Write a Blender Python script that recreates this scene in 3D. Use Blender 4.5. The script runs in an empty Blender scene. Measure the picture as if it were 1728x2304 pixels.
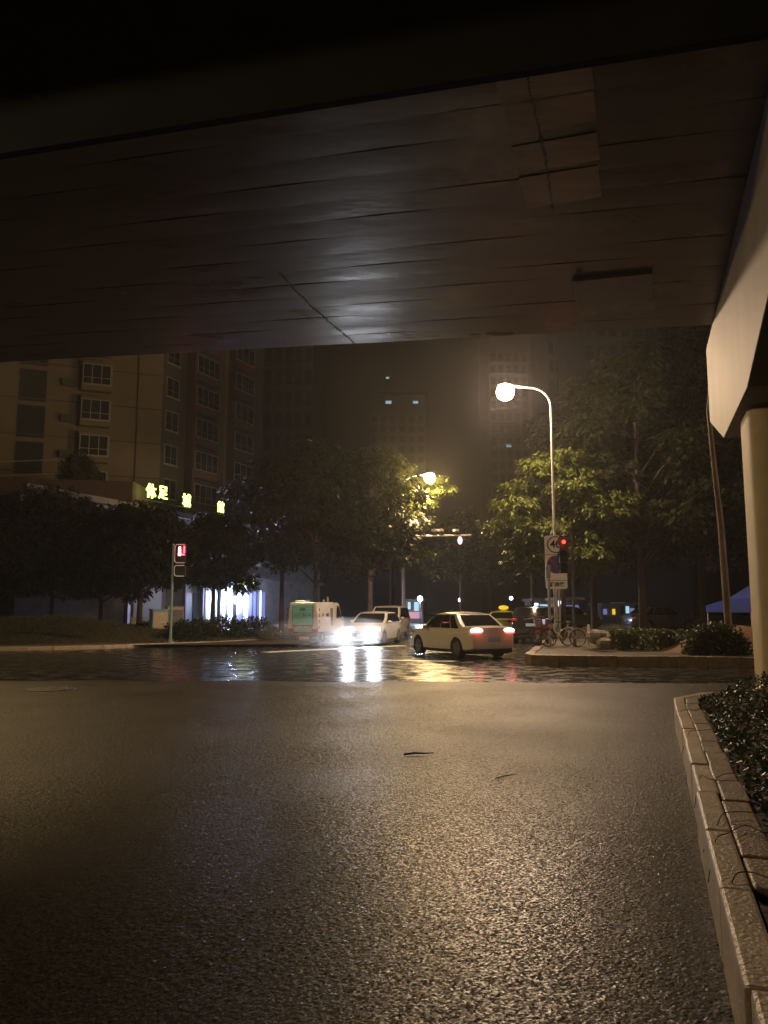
import bpy, bmesh, math, random
import numpy as np
from mathutils import Vector, Matrix

R = math.radians
random.seed(7)
rng = np.random.default_rng(11)
sc = bpy.context.scene
C = sc.collection

# ------------------------------------------------------------------ camera, sky, exposure
FP = 1750.0                      # focal length in pixels of the 1728 px wide frame
PITCH = R(7.1)
EYE = 1.6
cam_d = bpy.data.cameras.new('camera')
cam = bpy.data.objects.new('camera', cam_d); C.objects.link(cam)
cam.location = (0, 0, EYE)
cam.rotation_euler = (math.pi/2 + PITCH, 0, 0)
cam_d.sensor_fit = 'VERTICAL'; cam_d.sensor_height = 32.0
cam_d.lens = 32.0*FP/2304.0
cam_d.clip_start = 0.05; cam_d.clip_end = 2500
sc.camera = cam

world = bpy.data.worlds.new("World"); sc.world = world
world.use_nodes = True
wn = world.node_tree
bg = wn.nodes['Background']
sky = wn.nodes.new('ShaderNodeTexSky')
sky.sky_type = 'NISHITA'; sky.sun_disc = False
sky.sun_elevation = R(-6); sky.sun_rotation = R(200)
wn.links.new(sky.outputs[0], bg.inputs[0])
bg.inputs[1].default_value = 0.05

sc.view_settings.view_transform = 'Standard'
sc.view_settings.look = 'None'
sc.view_settings.exposure = 0.0
sc.view_settings.gamma = 1.0
cy = sc.cycles
cy.use_denoising = True
cy.max_bounces = 6; cy.diffuse_bounces = 2; cy.glossy_bounces = 3
cy.transmission_bounces = 4; cy.volume_bounces = 0; cy.transparent_max_bounces = 8
cy.sample_clamp_indirect = 4.0
cy.caustics_reflective = False; cy.caustics_refractive = False

HAZE = 0.00064
WARM = (1.0, 0.69, 0.44)
YELL = (1.0, 0.68, 0.30)
POWER = 7400.0                   # main street lamp, W

def ray(px, py):
    u = (px-864.0)/FP; v = (1152.0-py)/FP
    c, s = math.cos(PITCH), math.sin(PITCH)
    return u, c - v*s, s + v*c
def at(px, py, Y):
    """place whose distance Y along the view is known"""
    u, a, b = ray(px, py)
    return Vector((u/a*Y, Y, EYE + b/a*Y))
def on(px, py, z=0.0):
    u, a, b = ray(px, py)
    k = (z-EYE)/b
    return Vector((u*k, a*k, z))
def azd(a):
    return Vector((math.sin(R(a)), math.cos(R(a)), 0))

# ------------------------------------------------------------------ materials
def new_mat(name):
    m = bpy.data.materials.new(name); m.use_nodes = True
    return m, m.node_tree.nodes, m.node_tree.links, m.node_tree.nodes['Principled BSDF']
def pbr(name, col, rough=0.6, metal=0.0, var=0.0, vscale=3.0, bump=0.0, bscale=30.0, spec=0.5, coat=0.0,
        stretch=None, rvar=0.0):
    m, n, l, b = new_mat(name)
    b.inputs['Base Color'].default_value = (*col, 1)
    b.inputs['Roughness'].default_value = rough
    b.inputs['Metallic'].default_value = metal
    b.inputs['Specular IOR Level'].default_value = spec
    b.inputs['Coat Weight'].default_value = coat
    b.inputs['Coat Roughness'].default_value = 0.06
    if var or bump or rvar:
        tc = n.new('ShaderNodeTexCoord'); mp = n.new('ShaderNodeMapping')
        l.new(tc.outputs['Object'], mp.inputs[0])
        if stretch: mp.inputs['Scale'].default_value = stretch
    if var or rvar:
        t = n.new('ShaderNodeTexNoise'); t.inputs['Scale'].default_value = vscale
        t.inputs['Detail'].default_value = 6
        l.new(mp.outputs[0], t.inputs['Vector'])
    if var:
        r = n.new('ShaderNodeValToRGB')
        r.color_ramp.elements[0].position = 0.3; r.color_ramp.elements[1].position = 0.7
        r.color_ramp.elements[0].color = (*[c*(1-var) for c in col], 1)
        r.color_ramp.elements[1].color = (*[min(1, c*(1+var)) for c in col], 1)
        l.new(t.outputs[0], r.inputs[0]); l.new(r.outputs[0], b.inputs['Base Color'])
    if rvar:
        mr = n.new('ShaderNodeMapRange')
        mr.inputs['From Min'].default_value = 0.3; mr.inputs['From Max'].default_value = 0.7
        mr.inputs['To Min'].default_value = max(0, rough-rvar); mr.inputs['To Max'].default_value = min(1, rough+rvar)
        l.new(t.outputs[0], mr.inputs[0]); l.new(mr.outputs[0], b.inputs['Roughness'])
    if bump:
        t2 = n.new('ShaderNodeTexNoise'); t2.inputs['Scale'].default_value = bscale
        t2.inputs['Detail'].default_value = 4
        bp = n.new('ShaderNodeBump'); bp.inputs['Strength'].default_value = bump
        bp.inputs['Distance'].default_value = 0.02
        l.new(mp.outputs[0], t2.inputs['Vector']); l.new(t2.outputs[0], bp.inputs['Height'])
        l.new(bp.outputs[0], b.inputs['Normal'])
    return m
def emis(name, col, s):
    m, n, l, b = new_mat(name)
    b.inputs['Base Color'].default_value = (*[c*.5 for c in col], 1)
    b.inputs['Emission Color'].default_value = (*col, 1)
    b.inputs['Emission Strength'].default_value = s
    return m
def leaf_mat(name, col, rough=0.45):
    m, n, l, b = new_mat(name)
    b.inputs['Roughness'].default_value = rough
    g = n.new('ShaderNodeNewGeometry'); r = n.new('ShaderNodeValToRGB')
    r.color_ramp.elements[0].color = (*[c*0.6 for c in col], 1)
    r.color_ramp.elements[1].color = (*[c*1.45 for c in col], 1)
    l.new(g.outputs['Random Per Island'], r.inputs[0]); l.new(r.outputs[0], b.inputs['Base Color'])
    tr = n.new('ShaderNodeBsdfTranslucent'); mx = n.new('ShaderNodeMixShader'); mx.inputs[0].default_value = 0.3
    l.new(r.outputs[0], tr.inputs[0]); l.new(b.outputs[0], mx.inputs[1]); l.new(tr.outputs[0], mx.inputs[2])
    l.new(mx.outputs[0], n['Material Output'].inputs['Surface'])
    return m

def asphalt(name, base, rough_lo, rough_hi, grain, strength, dist, near=None, undul=0.0):
    m, n, l, b = new_mat(name)
    tc = n.new('ShaderNodeTexCoord')
    vo = n.new('ShaderNodeTexVoronoi'); vo.inputs['Scale'].default_value = grain
    n1 = n.new('ShaderNodeTexNoise'); n1.inputs['Scale'].default_value = grain*0.42; n1.inputs['Detail'].default_value = 5
    n2 = n.new('ShaderNodeTexNoise'); n2.inputs['Scale'].default_value = 0.55 if near else 2.2; n2.inputs['Detail'].default_value = 5
    n3 = n.new('ShaderNodeTexNoise'); n3.inputs['Scale'].default_value = 2.2; n3.inputs['Detail'].default_value = 3
    for t in (vo, n1, n2, n3): l.new(tc.outputs['Object'], t.inputs['Vector'])
    ad = n.new('ShaderNodeMath'); ad.operation = 'ADD'
    ms = n.new('ShaderNodeMath'); ms.operation = 'MULTIPLY'; ms.inputs[1].default_value = -0.6
    l.new(vo.outputs['Distance'], ms.inputs[0]); l.new(ms.outputs[0], ad.inputs[0]); l.new(n1.outputs[0], ad.inputs[1])
    b1 = n.new('ShaderNodeBump'); b1.inputs['Strength'].default_value = strength; b1.inputs['Distance'].default_value = dist
    l.new(ad.outputs[0], b1.inputs['Height'])
    b2 = n.new('ShaderNodeBump'); b2.inputs['Strength'].default_value = 1.0; b2.inputs['Distance'].default_value = undul
    l.new(n3.outputs[0], b2.inputs['Height']); l.new(b1.outputs[0], b2.inputs['Normal'])
    l.new((b2 if undul else b1).outputs[0], b.inputs['Normal'])
    mr = n.new('ShaderNodeMapRange')
    mr.inputs['From Min'].default_value = 0.35; mr.inputs['From Max'].default_value = 0.65
    mr.inputs['To Min'].default_value = rough_lo; mr.inputs['To Max'].default_value = rough_hi
    l.new(n2.outputs[0], mr.inputs[0]); l.new(mr.outputs[0], b.inputs['Roughness'])
    if near:                     # the wheel-polished older surface gives way to rougher asphalt along the road
        sx = n.new('ShaderNodeSeparateXYZ'); l.new(tc.outputs['Object'], sx.inputs[0])
        m2 = n.new('ShaderNodeMapRange'); m2.inputs['From Min'].default_value = 5.5; m2.inputs['From Max'].default_value = 11.0
        l.new(sx.outputs[1], m2.inputs[0])
        mxr = n.new('ShaderNodeMix')
        v2 = n.new('ShaderNodeTexVoronoi'); v2.inputs['Scale'].default_value = 95; l.new(tc.outputs['Object'], v2.inputs['Vector'])
        m4 = n.new('ShaderNodeMapRange'); m4.inputs['To Min'].default_value = near; m4.inputs['To Max'].default_value = .85
        m4.inputs['From Min'].default_value = .12
        s4 = n.new('ShaderNodeSeparateColor'); l.new(v2.outputs['Color'], s4.inputs[0]); l.new(s4.outputs[0], m4.inputs[0]); l.new(m4.outputs[0], mxr.inputs[2])
        m3 = n.new('ShaderNodeMapRange'); m3.inputs['From Min'].default_value = 5.0; m3.inputs['From Max'].default_value = 9.5
        m3.inputs['To Min'].default_value = .0016; m3.inputs['To Max'].default_value = dist
        l.new(sx.outputs[1], m3.inputs[0]); l.new(m3.outputs[0], b1.inputs['Distance'])
        l.new(m2.outputs[0], mxr.inputs[0]); l.new(mr.outputs[0], mxr.inputs[3]); l.new(mxr.outputs[0], b.inputs['Roughness'])
    r = n.new('ShaderNodeValToRGB')
    r.color_ramp.elements[0].color = (*[c*0.55 for c in base], 1); r.color_ramp.elements[1].color = (*[c*1.7 for c in base], 1)
    r.color_ramp.elements[0].position = 0.25; r.color_ramp.elements[1].position = 0.75
    mx = n.new('ShaderNodeMath'); mx.operation = 'MULTIPLY_ADD'; mx.inputs[1].default_value = 0.5
    l.new(n1.outputs[0], mx.inputs[0])
    hf = n.new('ShaderNodeMath'); hf.operation = 'MULTIPLY'; hf.inputs[1].default_value = 0.5
    l.new(n2.outputs[0], hf.inputs[0]); l.new(hf.outputs[0], mx.inputs[2])
    l.new(mx.outputs[0], r.inputs[0]); l.new(r.outputs[0], b.inputs['Base Color'])
    b.inputs['IOR'].default_value = 1.30
    return m

M = {}
M['road'] = asphalt('coarse_wet_asphalt', (0.022, 0.017, 0.011), 0.44, 0.54, 80.0, 1.0, 0.009, undul=0.0, near=.32)
M['wet'] = asphalt('smooth_wet_asphalt', (0.024, 0.022, 0.019), 0.10, 0.40, 40.0, 0.30, 0.003, undul=0.006)
M['soil'] = pbr('wet_soil', (0.05, 0.035, 0.02), 0.8, var=.4, vscale=2, bump=1, bscale=12)
M['pave'] = pbr('wet_paving', (0.14, 0.12, 0.10), 0.35, var=.3, vscale=1.5, bump=.5, bscale=14)
M['paint'] = pbr('road_paint', (0.75, 0.74, 0.70), 0.35, var=.12, vscale=9, bump=.3, bscale=60)
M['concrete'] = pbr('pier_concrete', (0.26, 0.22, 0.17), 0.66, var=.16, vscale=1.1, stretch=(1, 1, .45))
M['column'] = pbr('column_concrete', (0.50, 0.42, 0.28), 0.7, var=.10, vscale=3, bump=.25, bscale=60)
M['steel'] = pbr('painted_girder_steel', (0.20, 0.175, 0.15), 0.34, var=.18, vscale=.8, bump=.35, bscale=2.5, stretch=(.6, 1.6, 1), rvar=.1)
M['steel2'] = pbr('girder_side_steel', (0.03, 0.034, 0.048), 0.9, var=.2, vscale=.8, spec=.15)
M['weld'] = pbr('weld_bead', (0.16, 0.13, 0.11), 0.5, var=.5, vscale=30, bump=1, bscale=60)
M['kerb'] = pbr('kerb_granite', (0.50, 0.42, 0.31), 0.45, var=.18, vscale=5, bump=.4, bscale=40)
M['kerbtop'] = pbr('kerb_old_stone', (0.26, 0.20, 0.14), 0.45, var=.3, vscale=6, bump=.5, bscale=40)
M['black'] = pbr('black_plastic', (0.012, 0.012, 0.013), 0.4)
M['rubber'] = pbr('tyre_rubber', (0.015, 0.015, 0.015), 0.7)
M['rim'] = pbr('alloy', (0.35, 0.35, 0.36), 0.3, metal=.8)
M['carwhite'] = pbr('white_car_paint', (0.66, 0.62, 0.54), 0.25, coat=.6)
M['carwhite2'] = pbr('cool_white_car_paint', (0.72, 0.70, 0.70), 0.25, coat=.6)
M['carblack'] = pbr('black_car_paint', (0.012, 0.012, 0.014), 0.2, coat=.8)
M['cargrey'] = pbr('grey_car_paint', (0.12, 0.13, 0.15), 0.25, coat=.8)
M['taxipaint'] = pbr('taxi_yellow_green_paint', (0.42, 0.44, 0.12), 0.25, coat=.6)
M['glass'] = pbr('dark_car_glass', (0.015, 0.014, 0.014), 0.06, spec=.7)
M['pane'] = pbr('window_pane', (0.018, 0.022, 0.024), 0.12, spec=.6)
M['frame'] = pbr('window_frame_white', (0.24, 0.21, 0.17), 0.5)
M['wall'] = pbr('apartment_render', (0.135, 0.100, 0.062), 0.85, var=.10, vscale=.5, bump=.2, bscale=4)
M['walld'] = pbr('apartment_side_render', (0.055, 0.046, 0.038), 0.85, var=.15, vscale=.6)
M['brown'] = pbr('brown_tile', (0.085, 0.045, 0.03), 0.6, var=.2, vscale=4)
M['tower'] = pbr('tower_concrete', (0.026, 0.029, 0.040), 0.8, var=.15, vscale=.2)
M['shopwall'] = pbr('shop_wall', (0.20, 0.19, 0.19), 0.7, var=.2, vscale=1)
M['metal'] = pbr('galvanised_pole', (0.42, 0.40, 0.37), 0.4, metal=.4, var=.15, vscale=8)
M['metald'] = pbr('dark_pole', (0.10, 0.10, 0.10), 0.45, metal=.3)
M['poleteal'] = pbr('pale_green_pole', (0.22, 0.34, 0.33), 0.45)
M['signwhite'] = pbr('sign_white', (0.88, 0.86, 0.82), 0.4)
M['signred'] = pbr('sign_red', (0.35, 0.03, 0.03), 0.4)
M['signblue'] = pbr('sign_blue', (0.04, 0.05, 0.26), 0.4)
M['ink'] = pbr('sign_ink', (0.01, 0.01, 0.01), 0.5)
M['cabinet'] = pbr('cream_cabinet', (0.50, 0.40, 0.27), 0.5, var=.12, vscale=4)
M['cabteal'] = pbr('teal_cabinet', (0.20, 0.36, 0.38), 0.5, var=.12, vscale=4)
M['teal'] = pbr('teal_shutter', (0.22, 0.62, 0.62), 0.35)
M['plate'] = pbr('blue_plate', (0.35, 0.5, 0.75), 0.4)
M['bark'] = pbr('bark', (0.06, 0.045, 0.032), 0.85, var=.35, vscale=5, bump=1, bscale=14, stretch=(1, 1, .3))
M['barkpale'] = pbr('pale_bark', (0.20, 0.15, 0.10), 0.8, var=.35, vscale=5, bump=1, bscale=14, stretch=(1, 1, .3))
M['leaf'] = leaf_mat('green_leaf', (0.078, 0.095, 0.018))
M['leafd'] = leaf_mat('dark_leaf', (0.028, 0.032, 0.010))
M['leafbush'] = leaf_mat('bush_leaf', (0.050, 0.065, 0.018))
M['grass'] = leaf_mat('grass_blade', (0.10, 0.10, 0.030), .6)
M['tent'] = pbr('blue_canvas', (0.008, 0.025, 0.18), 0.6)
M['rock'] = pbr('pale_rock', (0.28, 0.25, 0.22), 0.8, var=.3, vscale=4, bump=1, bscale=9)
M['iron'] = pbr('cast_iron', (0.03, 0.028, 0.026), 0.45, bump=.6, bscale=50)
M['litter'] = pbr('pale_litter', (0.6, 0.55, 0.5), 0.5)
M['bikeframe'] = pbr('pale_bike_frame', (0.55, 0.47, 0.36), 0.35)
M['bikered'] = pbr('red_plastic', (0.35, 0.05, 0.06), 0.4)
M['curtain'] = pbr('roller_shutter', (0.42, 0.44, 0.52), 0.45)
M['bluewall'] = pbr('pale_blue_panel', (0.20, 0.28, 0.42), 0.5)
M['lens'] = emis('lamp_lens', (1.0, .86, .66), 7)
M['lens2'] = emis('yellow_lamp_lens', (1.0, .84, .5), 7)
M['head'] = emis('headlight_on', (.92, .95, 1.0), 14)
M['tail'] = emis('tail_light_on', (1.0, .16, .13), 1.5)
M['tailhot'] = emis('brake_light_on', (1.0, .50, .42), 7)
M['tailoff'] = pbr('tail_light_off', (0.35, 0.02, 0.02), 0.2)
M['lampoff'] = pbr('clear_lamp_off', (0.35, 0.36, 0.38), 0.15)
M['redman'] = emis('red_signal', (1.0, .04, .06), 14)
M['redmanhot'] = emis('red_signal_core', (1.0, .45, .5), 14)
M['redsig'] = emis('red_signal_far', (1.0, .07, .03), 3.0)
M['rimwhite'] = emis('glowing_visor_edge', (.75, .62, .48), 0.35)
M['led'] = emis('yellow_green_led', (.80, 1.0, .22), 3.6)
M['shoplight'] = emis('cold_shop_light', (.72, .76, 1.0), 3.0)
M['shopdim'] = emis('dim_shop_light', (.35, .42, .95), 0.35)
M['shopcyan'] = emis('cyan_shop_light', (.45, .75, .95), 0.9)
M['farlight'] = emis('far_cold_lamp', (.75, .9, 1.0), 12)
M['farsign'] = emis('far_red_sign', (.9, .45, .6), 0.5)
M['taxisign'] = emis('taxi_roof_light', (1.0, .62, .03), 0.9)
M['farwin'] = emis('lit_far_window', (.5, .8, 1.0), 0.5)
M['camled'] = emis('gantry_flash_lamp', (1.0, .7, .75), 1.6)

# ------------------------------------------------------------------ mesh helpers
class MB:
    def __init__(s): s.v = []; s.f = []
    def add(s, vs, fs):
        b = len(s.v); s.v.extend([tuple(p) for p in vs]); s.f.extend([tuple(i+b for i in f) for f in fs]); return s
    def box(s, c, d, rz=0.0, rx=0.0):
        x, y, z = [k/2 for k in d]
        m = Matrix.Translation(c) @ Matrix.Rotation(rz, 4, 'Z') @ Matrix.Rotation(rx, 4, 'X')
        vs = [m @ Vector(p) for p in ((-x,-y,-z),(x,-y,-z),(x,y,-z),(-x,y,-z),(-x,-y,z),(x,-y,z),(x,y,z),(-x,y,z))]
        return s.add(vs, [(0,3,2,1),(4,5,6,7),(0,1,5,4),(1,2,6,5),(2,3,7,6),(3,0,4,7)])
    def tube(s, pts, rad, n=8, cap=True):
        pts = [Vector(p) for p in pts]
        if not hasattr(rad, '__len__'): rad = [rad]*len(pts)
        rings = []; up = None
        for i, p in enumerate(pts):
            d = (pts[min(i+1, len(pts)-1)] - pts[max(i-1, 0)]).normalized()
            if up is None: up = Vector((0,0,1)) if abs(d.z) < .9 else Vector((1,0,0))
            a = d.cross(up).normalized(); b = d.cross(a).normalized(); up = -b if False else up
            if a.length < .5: a = Vector((1,0,0)); b = d.cross(a).normalized()
            rings.append([p + (a*math.cos(2*math.pi*k/n) + b*math.sin(2*math.pi*k/n))*rad[i] for k in range(n)])
        vs = [q for r in rings for q in r]
        fs = [(i*n+k, i*n+(k+1) % n, (i+1)*n+(k+1) % n, (i+1)*n+k) for i in range(len(pts)-1) for k in range(n)]
        if cap:
            fs.append(tuple(range(n))[::-1]); fs.append(tuple((len(pts)-1)*n+k for k in range(n)))
        return s.add(vs, fs)
    def prism(s, poly, z0, z1):
        n = len(poly)
        vs = [(p[0], p[1], z0) for p in poly] + [(p[0], p[1], z1) for p in poly]
        return s.add(vs, [tuple(range(n))[::-1], tuple(range(n, 2*n))] + [(i, (i+1) % n, n+(i+1) % n, n+i) for i in range(n)])
    def hull8(s, lo, hi):
        """lo, hi: four corner points each (bottom ring, top ring)"""
        return s.add(list(lo)+list(hi), [(0,3,2,1),(4,5,6,7),(0,1,5,4),(1,2,6,5),(2,3,7,6),(3,0,4,7)])
    def ball(s, c, r, nu=12, nv=8, jit=0.0):
        r = (r, r, r) if not hasattr(r, '__len__') else r
        vs = []
        for j in range(nv+1):
            t = math.pi*j/nv
            for i in range(nu):
                a = 2*math.pi*i/nu; k = 1 + (random.uniform(-jit, jit) if jit else 0)
                vs.append((c[0]+r[0]*k*math.sin(t)*math.cos(a), c[1]+r[1]*k*math.sin(t)*math.sin(a), c[2]+r[2]*k*math.cos(t)))
        fs = [(j*nu+i, (j+1)*nu+i, (j+1)*nu+(i+1) % nu, j*nu+(i+1) % nu) for j in range(nv) for i in range(nu)]
        return s.add(vs, fs)
    def cyl(s, c, r, h, axis='Z', n=20):
        c = Vector(c); d = {'X': Vector((h/2,0,0)), 'Y': Vector((0,h/2,0)), 'Z': Vector((0,0,h/2))}[axis]
        return s.tube([c-d, c+d], r, n)
    def ring(s, c, R1, R2, w, axis='Y', n=24):
        c = Vector(c); vs = []
        for k in range(n):
            a = 2*math.pi*k/n
            for rr, o in ((R1, -w/2), (R2, -w/2), (R2, w/2), (R1, w/2)):
                p = (rr*math.cos(a), o, rr*math.sin(a)) if axis == 'Y' else ((o, rr*math.cos(a), rr*math.sin(a)) if axis == 'X' else (rr*math.cos(a), rr*math.sin(a), o))
                vs.append(c+Vector(p))
        fs = [(k*4+j, k*4+(j+1) % 4, ((k+1) % n)*4+(j+1) % 4, ((k+1) % n)*4+j) for k in range(n) for j in range(4)]
        return s.add(vs, fs)
    def build(s, name, mat, parent=None, smooth=False, bevel=0.0, loc=None):
        me = bpy.data.meshes.new(name); me.from_pydata(s.v, [], s.f); me.update()
        bm = bmesh.new(); bm.from_mesh(me); bmesh.ops.recalc_face_normals(bm, faces=bm.faces)
        if bevel: bmesh.ops.bevel(bm, geom=list(bm.edges), offset=bevel, segments=2, affect='EDGES', profile=.6)
        bm.to_mesh(me); bm.free()
        if smooth:
            me.polygons.foreach_set('use_smooth', [True]*len(me.polygons))
            me.set_sharp_from_angle(angle=R(40))
        me.materials.append(mat)
        o = bpy.data.objects.new(name, me); C.objects.link(o)
        if parent: o.parent = parent
        if loc: o.location = loc
        return o

def tag(o, label=None, cat=None, group=None, kind=None):
    if label: o['label'] = label
    if cat: o['category'] = cat
    if group: o['group'] = group
    if kind: o['kind'] = kind
    return o
def thing(name, loc, rz, label, cat, group=None):
    o = bpy.data.objects.new(name, None); C.objects.link(o)
    o.location = loc; o.rotation_euler = (0, 0, rz); o.empty_display_size = .3
    return tag(o, label, cat, group)
def copy_thing(o, loc, rz, label):
    def cp(x, par):
        c = x.copy(); C.objects.link(c); c.parent = par
        for ch in list(x.children): cp(ch, c)
        return c
    c = cp(o, None); c.location = loc; c.rotation_euler = (0, 0, rz); c['label'] = label
    return c
def raw(name, verts, faces, mat, parent=None, smooth=False):
    me = bpy.data.meshes.new(name)
    nv, nf = len(verts), len(faces); k = faces.shape[1]
    me.vertices.add(nv); me.vertices.foreach_set('co', verts.astype(np.float32).ravel())
    me.loops.add(nf*k); me.loops.foreach_set('vertex_index', faces.astype(np.int32).ravel())
    me.polygons.add(nf); me.polygons.foreach_set('loop_start', np.arange(0, nf*k, k, dtype=np.int32))
    me.update(calc_edges=True); me.validate()
    me.materials.append(mat)
    o = bpy.data.objects.new(name, me); C.objects.link(o)
    if parent: o.parent = parent
    return o
def text_mesh(name, body, size, mat, parent, loc, rot, extrude=0.01, align='CENTER', bold=0.0):
    cu = bpy.data.curves.new(name, 'FONT'); cu.body = body; cu.size = size
    cu.align_x = align; cu.align_y = 'CENTER'; cu.extrude = extrude; cu.offset = bold; cu.resolution_u = 3
    t = bpy.data.objects.new(name, cu); C.objects.link(t)
    dg = bpy.context.evaluated_depsgraph_get(); dg.update()
    me = bpy.data.meshes.new_from_object(t.evaluated_get(dg))
    C.objects.unlink(t); bpy.data.objects.remove(t)
    me.materials.clear(); me.materials.append(mat); me.name = name
    o = bpy.data.objects.new(name, me); C.objects.link(o)
    o.parent = parent; o.location = loc; o.rotation_euler = rot
    return o
def light(name, kind, loc, power, col, parent=None, r=0.1, spot=None, aim=None, blend=.5):
    d = bpy.data.lights.new(name, kind); d.energy = power; d.color = col; d.shadow_soft_size = r
    o = bpy.data.objects.new(name, d); C.objects.link(o); o.location = loc
    if spot: d.spot_size = spot; d.spot_blend = blend
    if aim is not None: o.rotation_euler = Vector(aim).to_track_quat('-Z', 'Y').to_euler()
    if parent: o.parent = parent
    return o

# ------------------------------------------------------------------ ground, roads, pavements
tag(MB().add([(-165,-65,-.06),(165,-65,-.06),(165,325,-.06),(-165,325,-.06)], [(0,1,2,3)]).build('ground', M['soil']), kind='structure')
tag(MB().add([(-80,-40,0),(80,-40,0),(80,160,0),(-80,160,0)], [(0,1,2,3)]).build('road', M['road']), kind='structure')
# exposed aggregate of the asphalt as real relief: every chip a facet, finer near the viewer
def aggregate(y0, y1, GS, amp, taper):
    gy = np.arange(y0, y1+GS*.5, GS); W_ = y1*.56+.3
    gx = np.arange(-W_, min(W_, 9.9), GS)
    GX, GY = np.meshgrid(gx, gy)
    h = rng.random(GX.shape); c = rng.random(GX.shape) < .10
    h = h + c*rng.uniform(.3, 1.0, GX.shape)*rng.choice([-1, 1], GX.shape)
    end = np.clip((17.4-GY)/1.0, 0, 1)
    wear = .8+.25*np.sin(GX*1.3+GY*.7)*np.sin(GY*1.9-GX*.5)+.15*np.sin(GX*4.1+1)*np.sin(GY*2.7)
    GZ = (h-.5)*amp*end*wear + .0015 + .010*end
    inside = np.abs(GX) < GY*.56+.25
    kx = np.where(GY < 11.6, 1.18 + (GY-2.68)*math.tan(R(18.8)) + .05, 4.3 + (GY-11.6)*1.9)
    inside &= GX < kx
    idx = -np.ones(GX.shape, int); idx[inside] = np.arange(inside.sum()); n_ = inside.sum()
    jx = rng.uniform(-.33, .33, n_)*GS; jy = rng.uniform(-.33, .33, n_)*GS
    ed = (GY[inside] < y0+GS*.5) | (GY[inside] > y1-GS*.5); jy[ed] = 0
    z = GZ[inside]; z[ed & (GY[inside] > 10) & (GY[inside] < 12)] = .0115
    V_ = np.stack([GX[inside]+jx, GY[inside]+jy, z], 1)
    q0 = idx[:-1, :-1]; q1 = idx[:-1, 1:]; q2 = idx[1:, 1:]; q3 = idx[1:, :-1]
    ok_ = (q0 >= 0) & (q1 >= 0) & (q2 >= 0) & (q3 >= 0)
    F_2 = np.concatenate([np.stack([q0[ok_], q1[ok_], q2[ok_]], 1), np.stack([q0[ok_], q2[ok_], q3[ok_]], 1)])
    tag(raw('road_surface', V_, F_2, M['road']), kind='structure')
aggregate(1.9, 6.5, .0100, .0026, 0)
aggregate(6.5, 11.0, .0140, .0034, 0)
aggregate(11.0, 17.4, .0220, .0050, 1)
# smooth wet cross street: wavy edge of the newer surfacing
near = []
for i in range(121):
    x = -60 + i
    y = 17.6 - 0.09*x*(1 if x > 0 else .35) + 0.12*math.sin(x*1.7) + .07*math.sin(x*4.1+1)
    near.append((x, y))
far = [(60, 75), (-60, 75)]
poly = near + far
tag(MB().add([(p[0], p[1], .004) for p in poly], [tuple(range(len(poly)))]).build('cross_street', M['wet']), kind='structure')

def catmull(pts, k=8):
    out = []
    P = [Vector((*p, 0)) for p in pts]; P = [P[0]*2-P[1]] + P + [P[-1]*2-P[-2]]
    for i in range(1, len(P)-2):
        for j in range(k):
            t = j/k; a, b, c, d = P[i-1], P[i], P[i+1], P[i+2]
            q = .5*((2*b)+(c-a)*t+(2*a-5*b+4*c-d)*t*t+(3*b-a-3*c+d)*t**3)
            out.append((q.x, q.y))
    out.append((P[-2].x, P[-2].y)); return out
def offset_line(line, d):
    out = []
    for i, p in enumerate(line):
        a = Vector(line[max(i-1, 0)]); b = Vector(line[min(i+1, len(line)-1)])
        t = (b-a).normalized(); out.append((p[0]-t.y*d, p[1]+t.x*d))
    return out
def kerb_stones(line, z0, z1, w, mat, parent, length=.9, jit=.012, name='kerb_stone', bevel=.015):
    """single stones laid end to end along a line; the pavement lies on the left of it"""
    acc = [0]
    for a, b in zip(line, line[1:]): acc.append(acc[-1]+(Vector(b)-Vector(a)).length)
    def P(s):
        s = min(max(s, 0), acc[-1]-1e-4)
        for i in range(len(acc)-1):
            if acc[i+1] >= s:
                t = (s-acc[i])/(acc[i+1]-acc[i]); return Vector(line[i]).lerp(Vector(line[i+1]), t)
    s = 0
    while s < acc[-1]-.1:
        e = min(s+length, acc[-1]); a = P(s+.006); b = P(e-.006)
        t = (b-a).normalized(); nrm = Vector((-t.y, t.x)); j = random.uniform(-jit, jit); k = random.uniform(-jit, jit)*.6
        q = [a+nrm*j, b+nrm*j, b+nrm*(w+j), a+nrm*(w+j)]
        m = MB(); m.hull8([(p.x, p.y, z0) for p in q], [(p.x, p.y, z1+k) for p in q])
        m.build(name, mat, parent, bevel=bevel)
        s = e

# left corner pavement with lawn, kerb 0.15 m
LK = catmull([(-60, 25), (-30, 28.2), (-14.6, 30.2), (-9.0, 34.0), (-6.4, 37.2), (-4.6, 40.8), (1.2, 54.0), (11, 77), (24, 107)], 6)
lk_in = offset_line(LK, .18)
mb = MB(); pl = [(p[0], p[1]) for p in lk_in] + [(24, 160), (-90, 160), (-90, 25)]
mb.prism(pl, -.05, .135)
pv_left = tag(mb.build('pavement', M['pave']), kind='structure')
kerb_stones([p for p in LK if p[1] < 60], -.05, .15, .16, M['kerb'], pv_left, .95)
# right raised pavement, kerb 0.3 m
RK = catmull([(24, 108), (12.6, 55), (8.3, 37.5), (6.55, 32.5), (5.2, 27.3), (4.25, 23.6), (4.1, 22.7), (4.7, 22.25), (7.0, 21.95), (9.6, 21.45), (14, 20.4), (30, 17)], 6)
rk_in = offset_line(RK, .28)
mb = MB(); mb.prism(list(rk_in) + [(90, 17), (90, 160), (24, 160)], -.05, .285)
pv_right = tag(mb.build('pavement', M['pave']), kind='structure')
kerb_stones([p for p in RK if p[1] < 46 and p[0] < 22], -.05, .30, .26, M['kerbtop'], pv_right, .8, bevel=.02)

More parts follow.
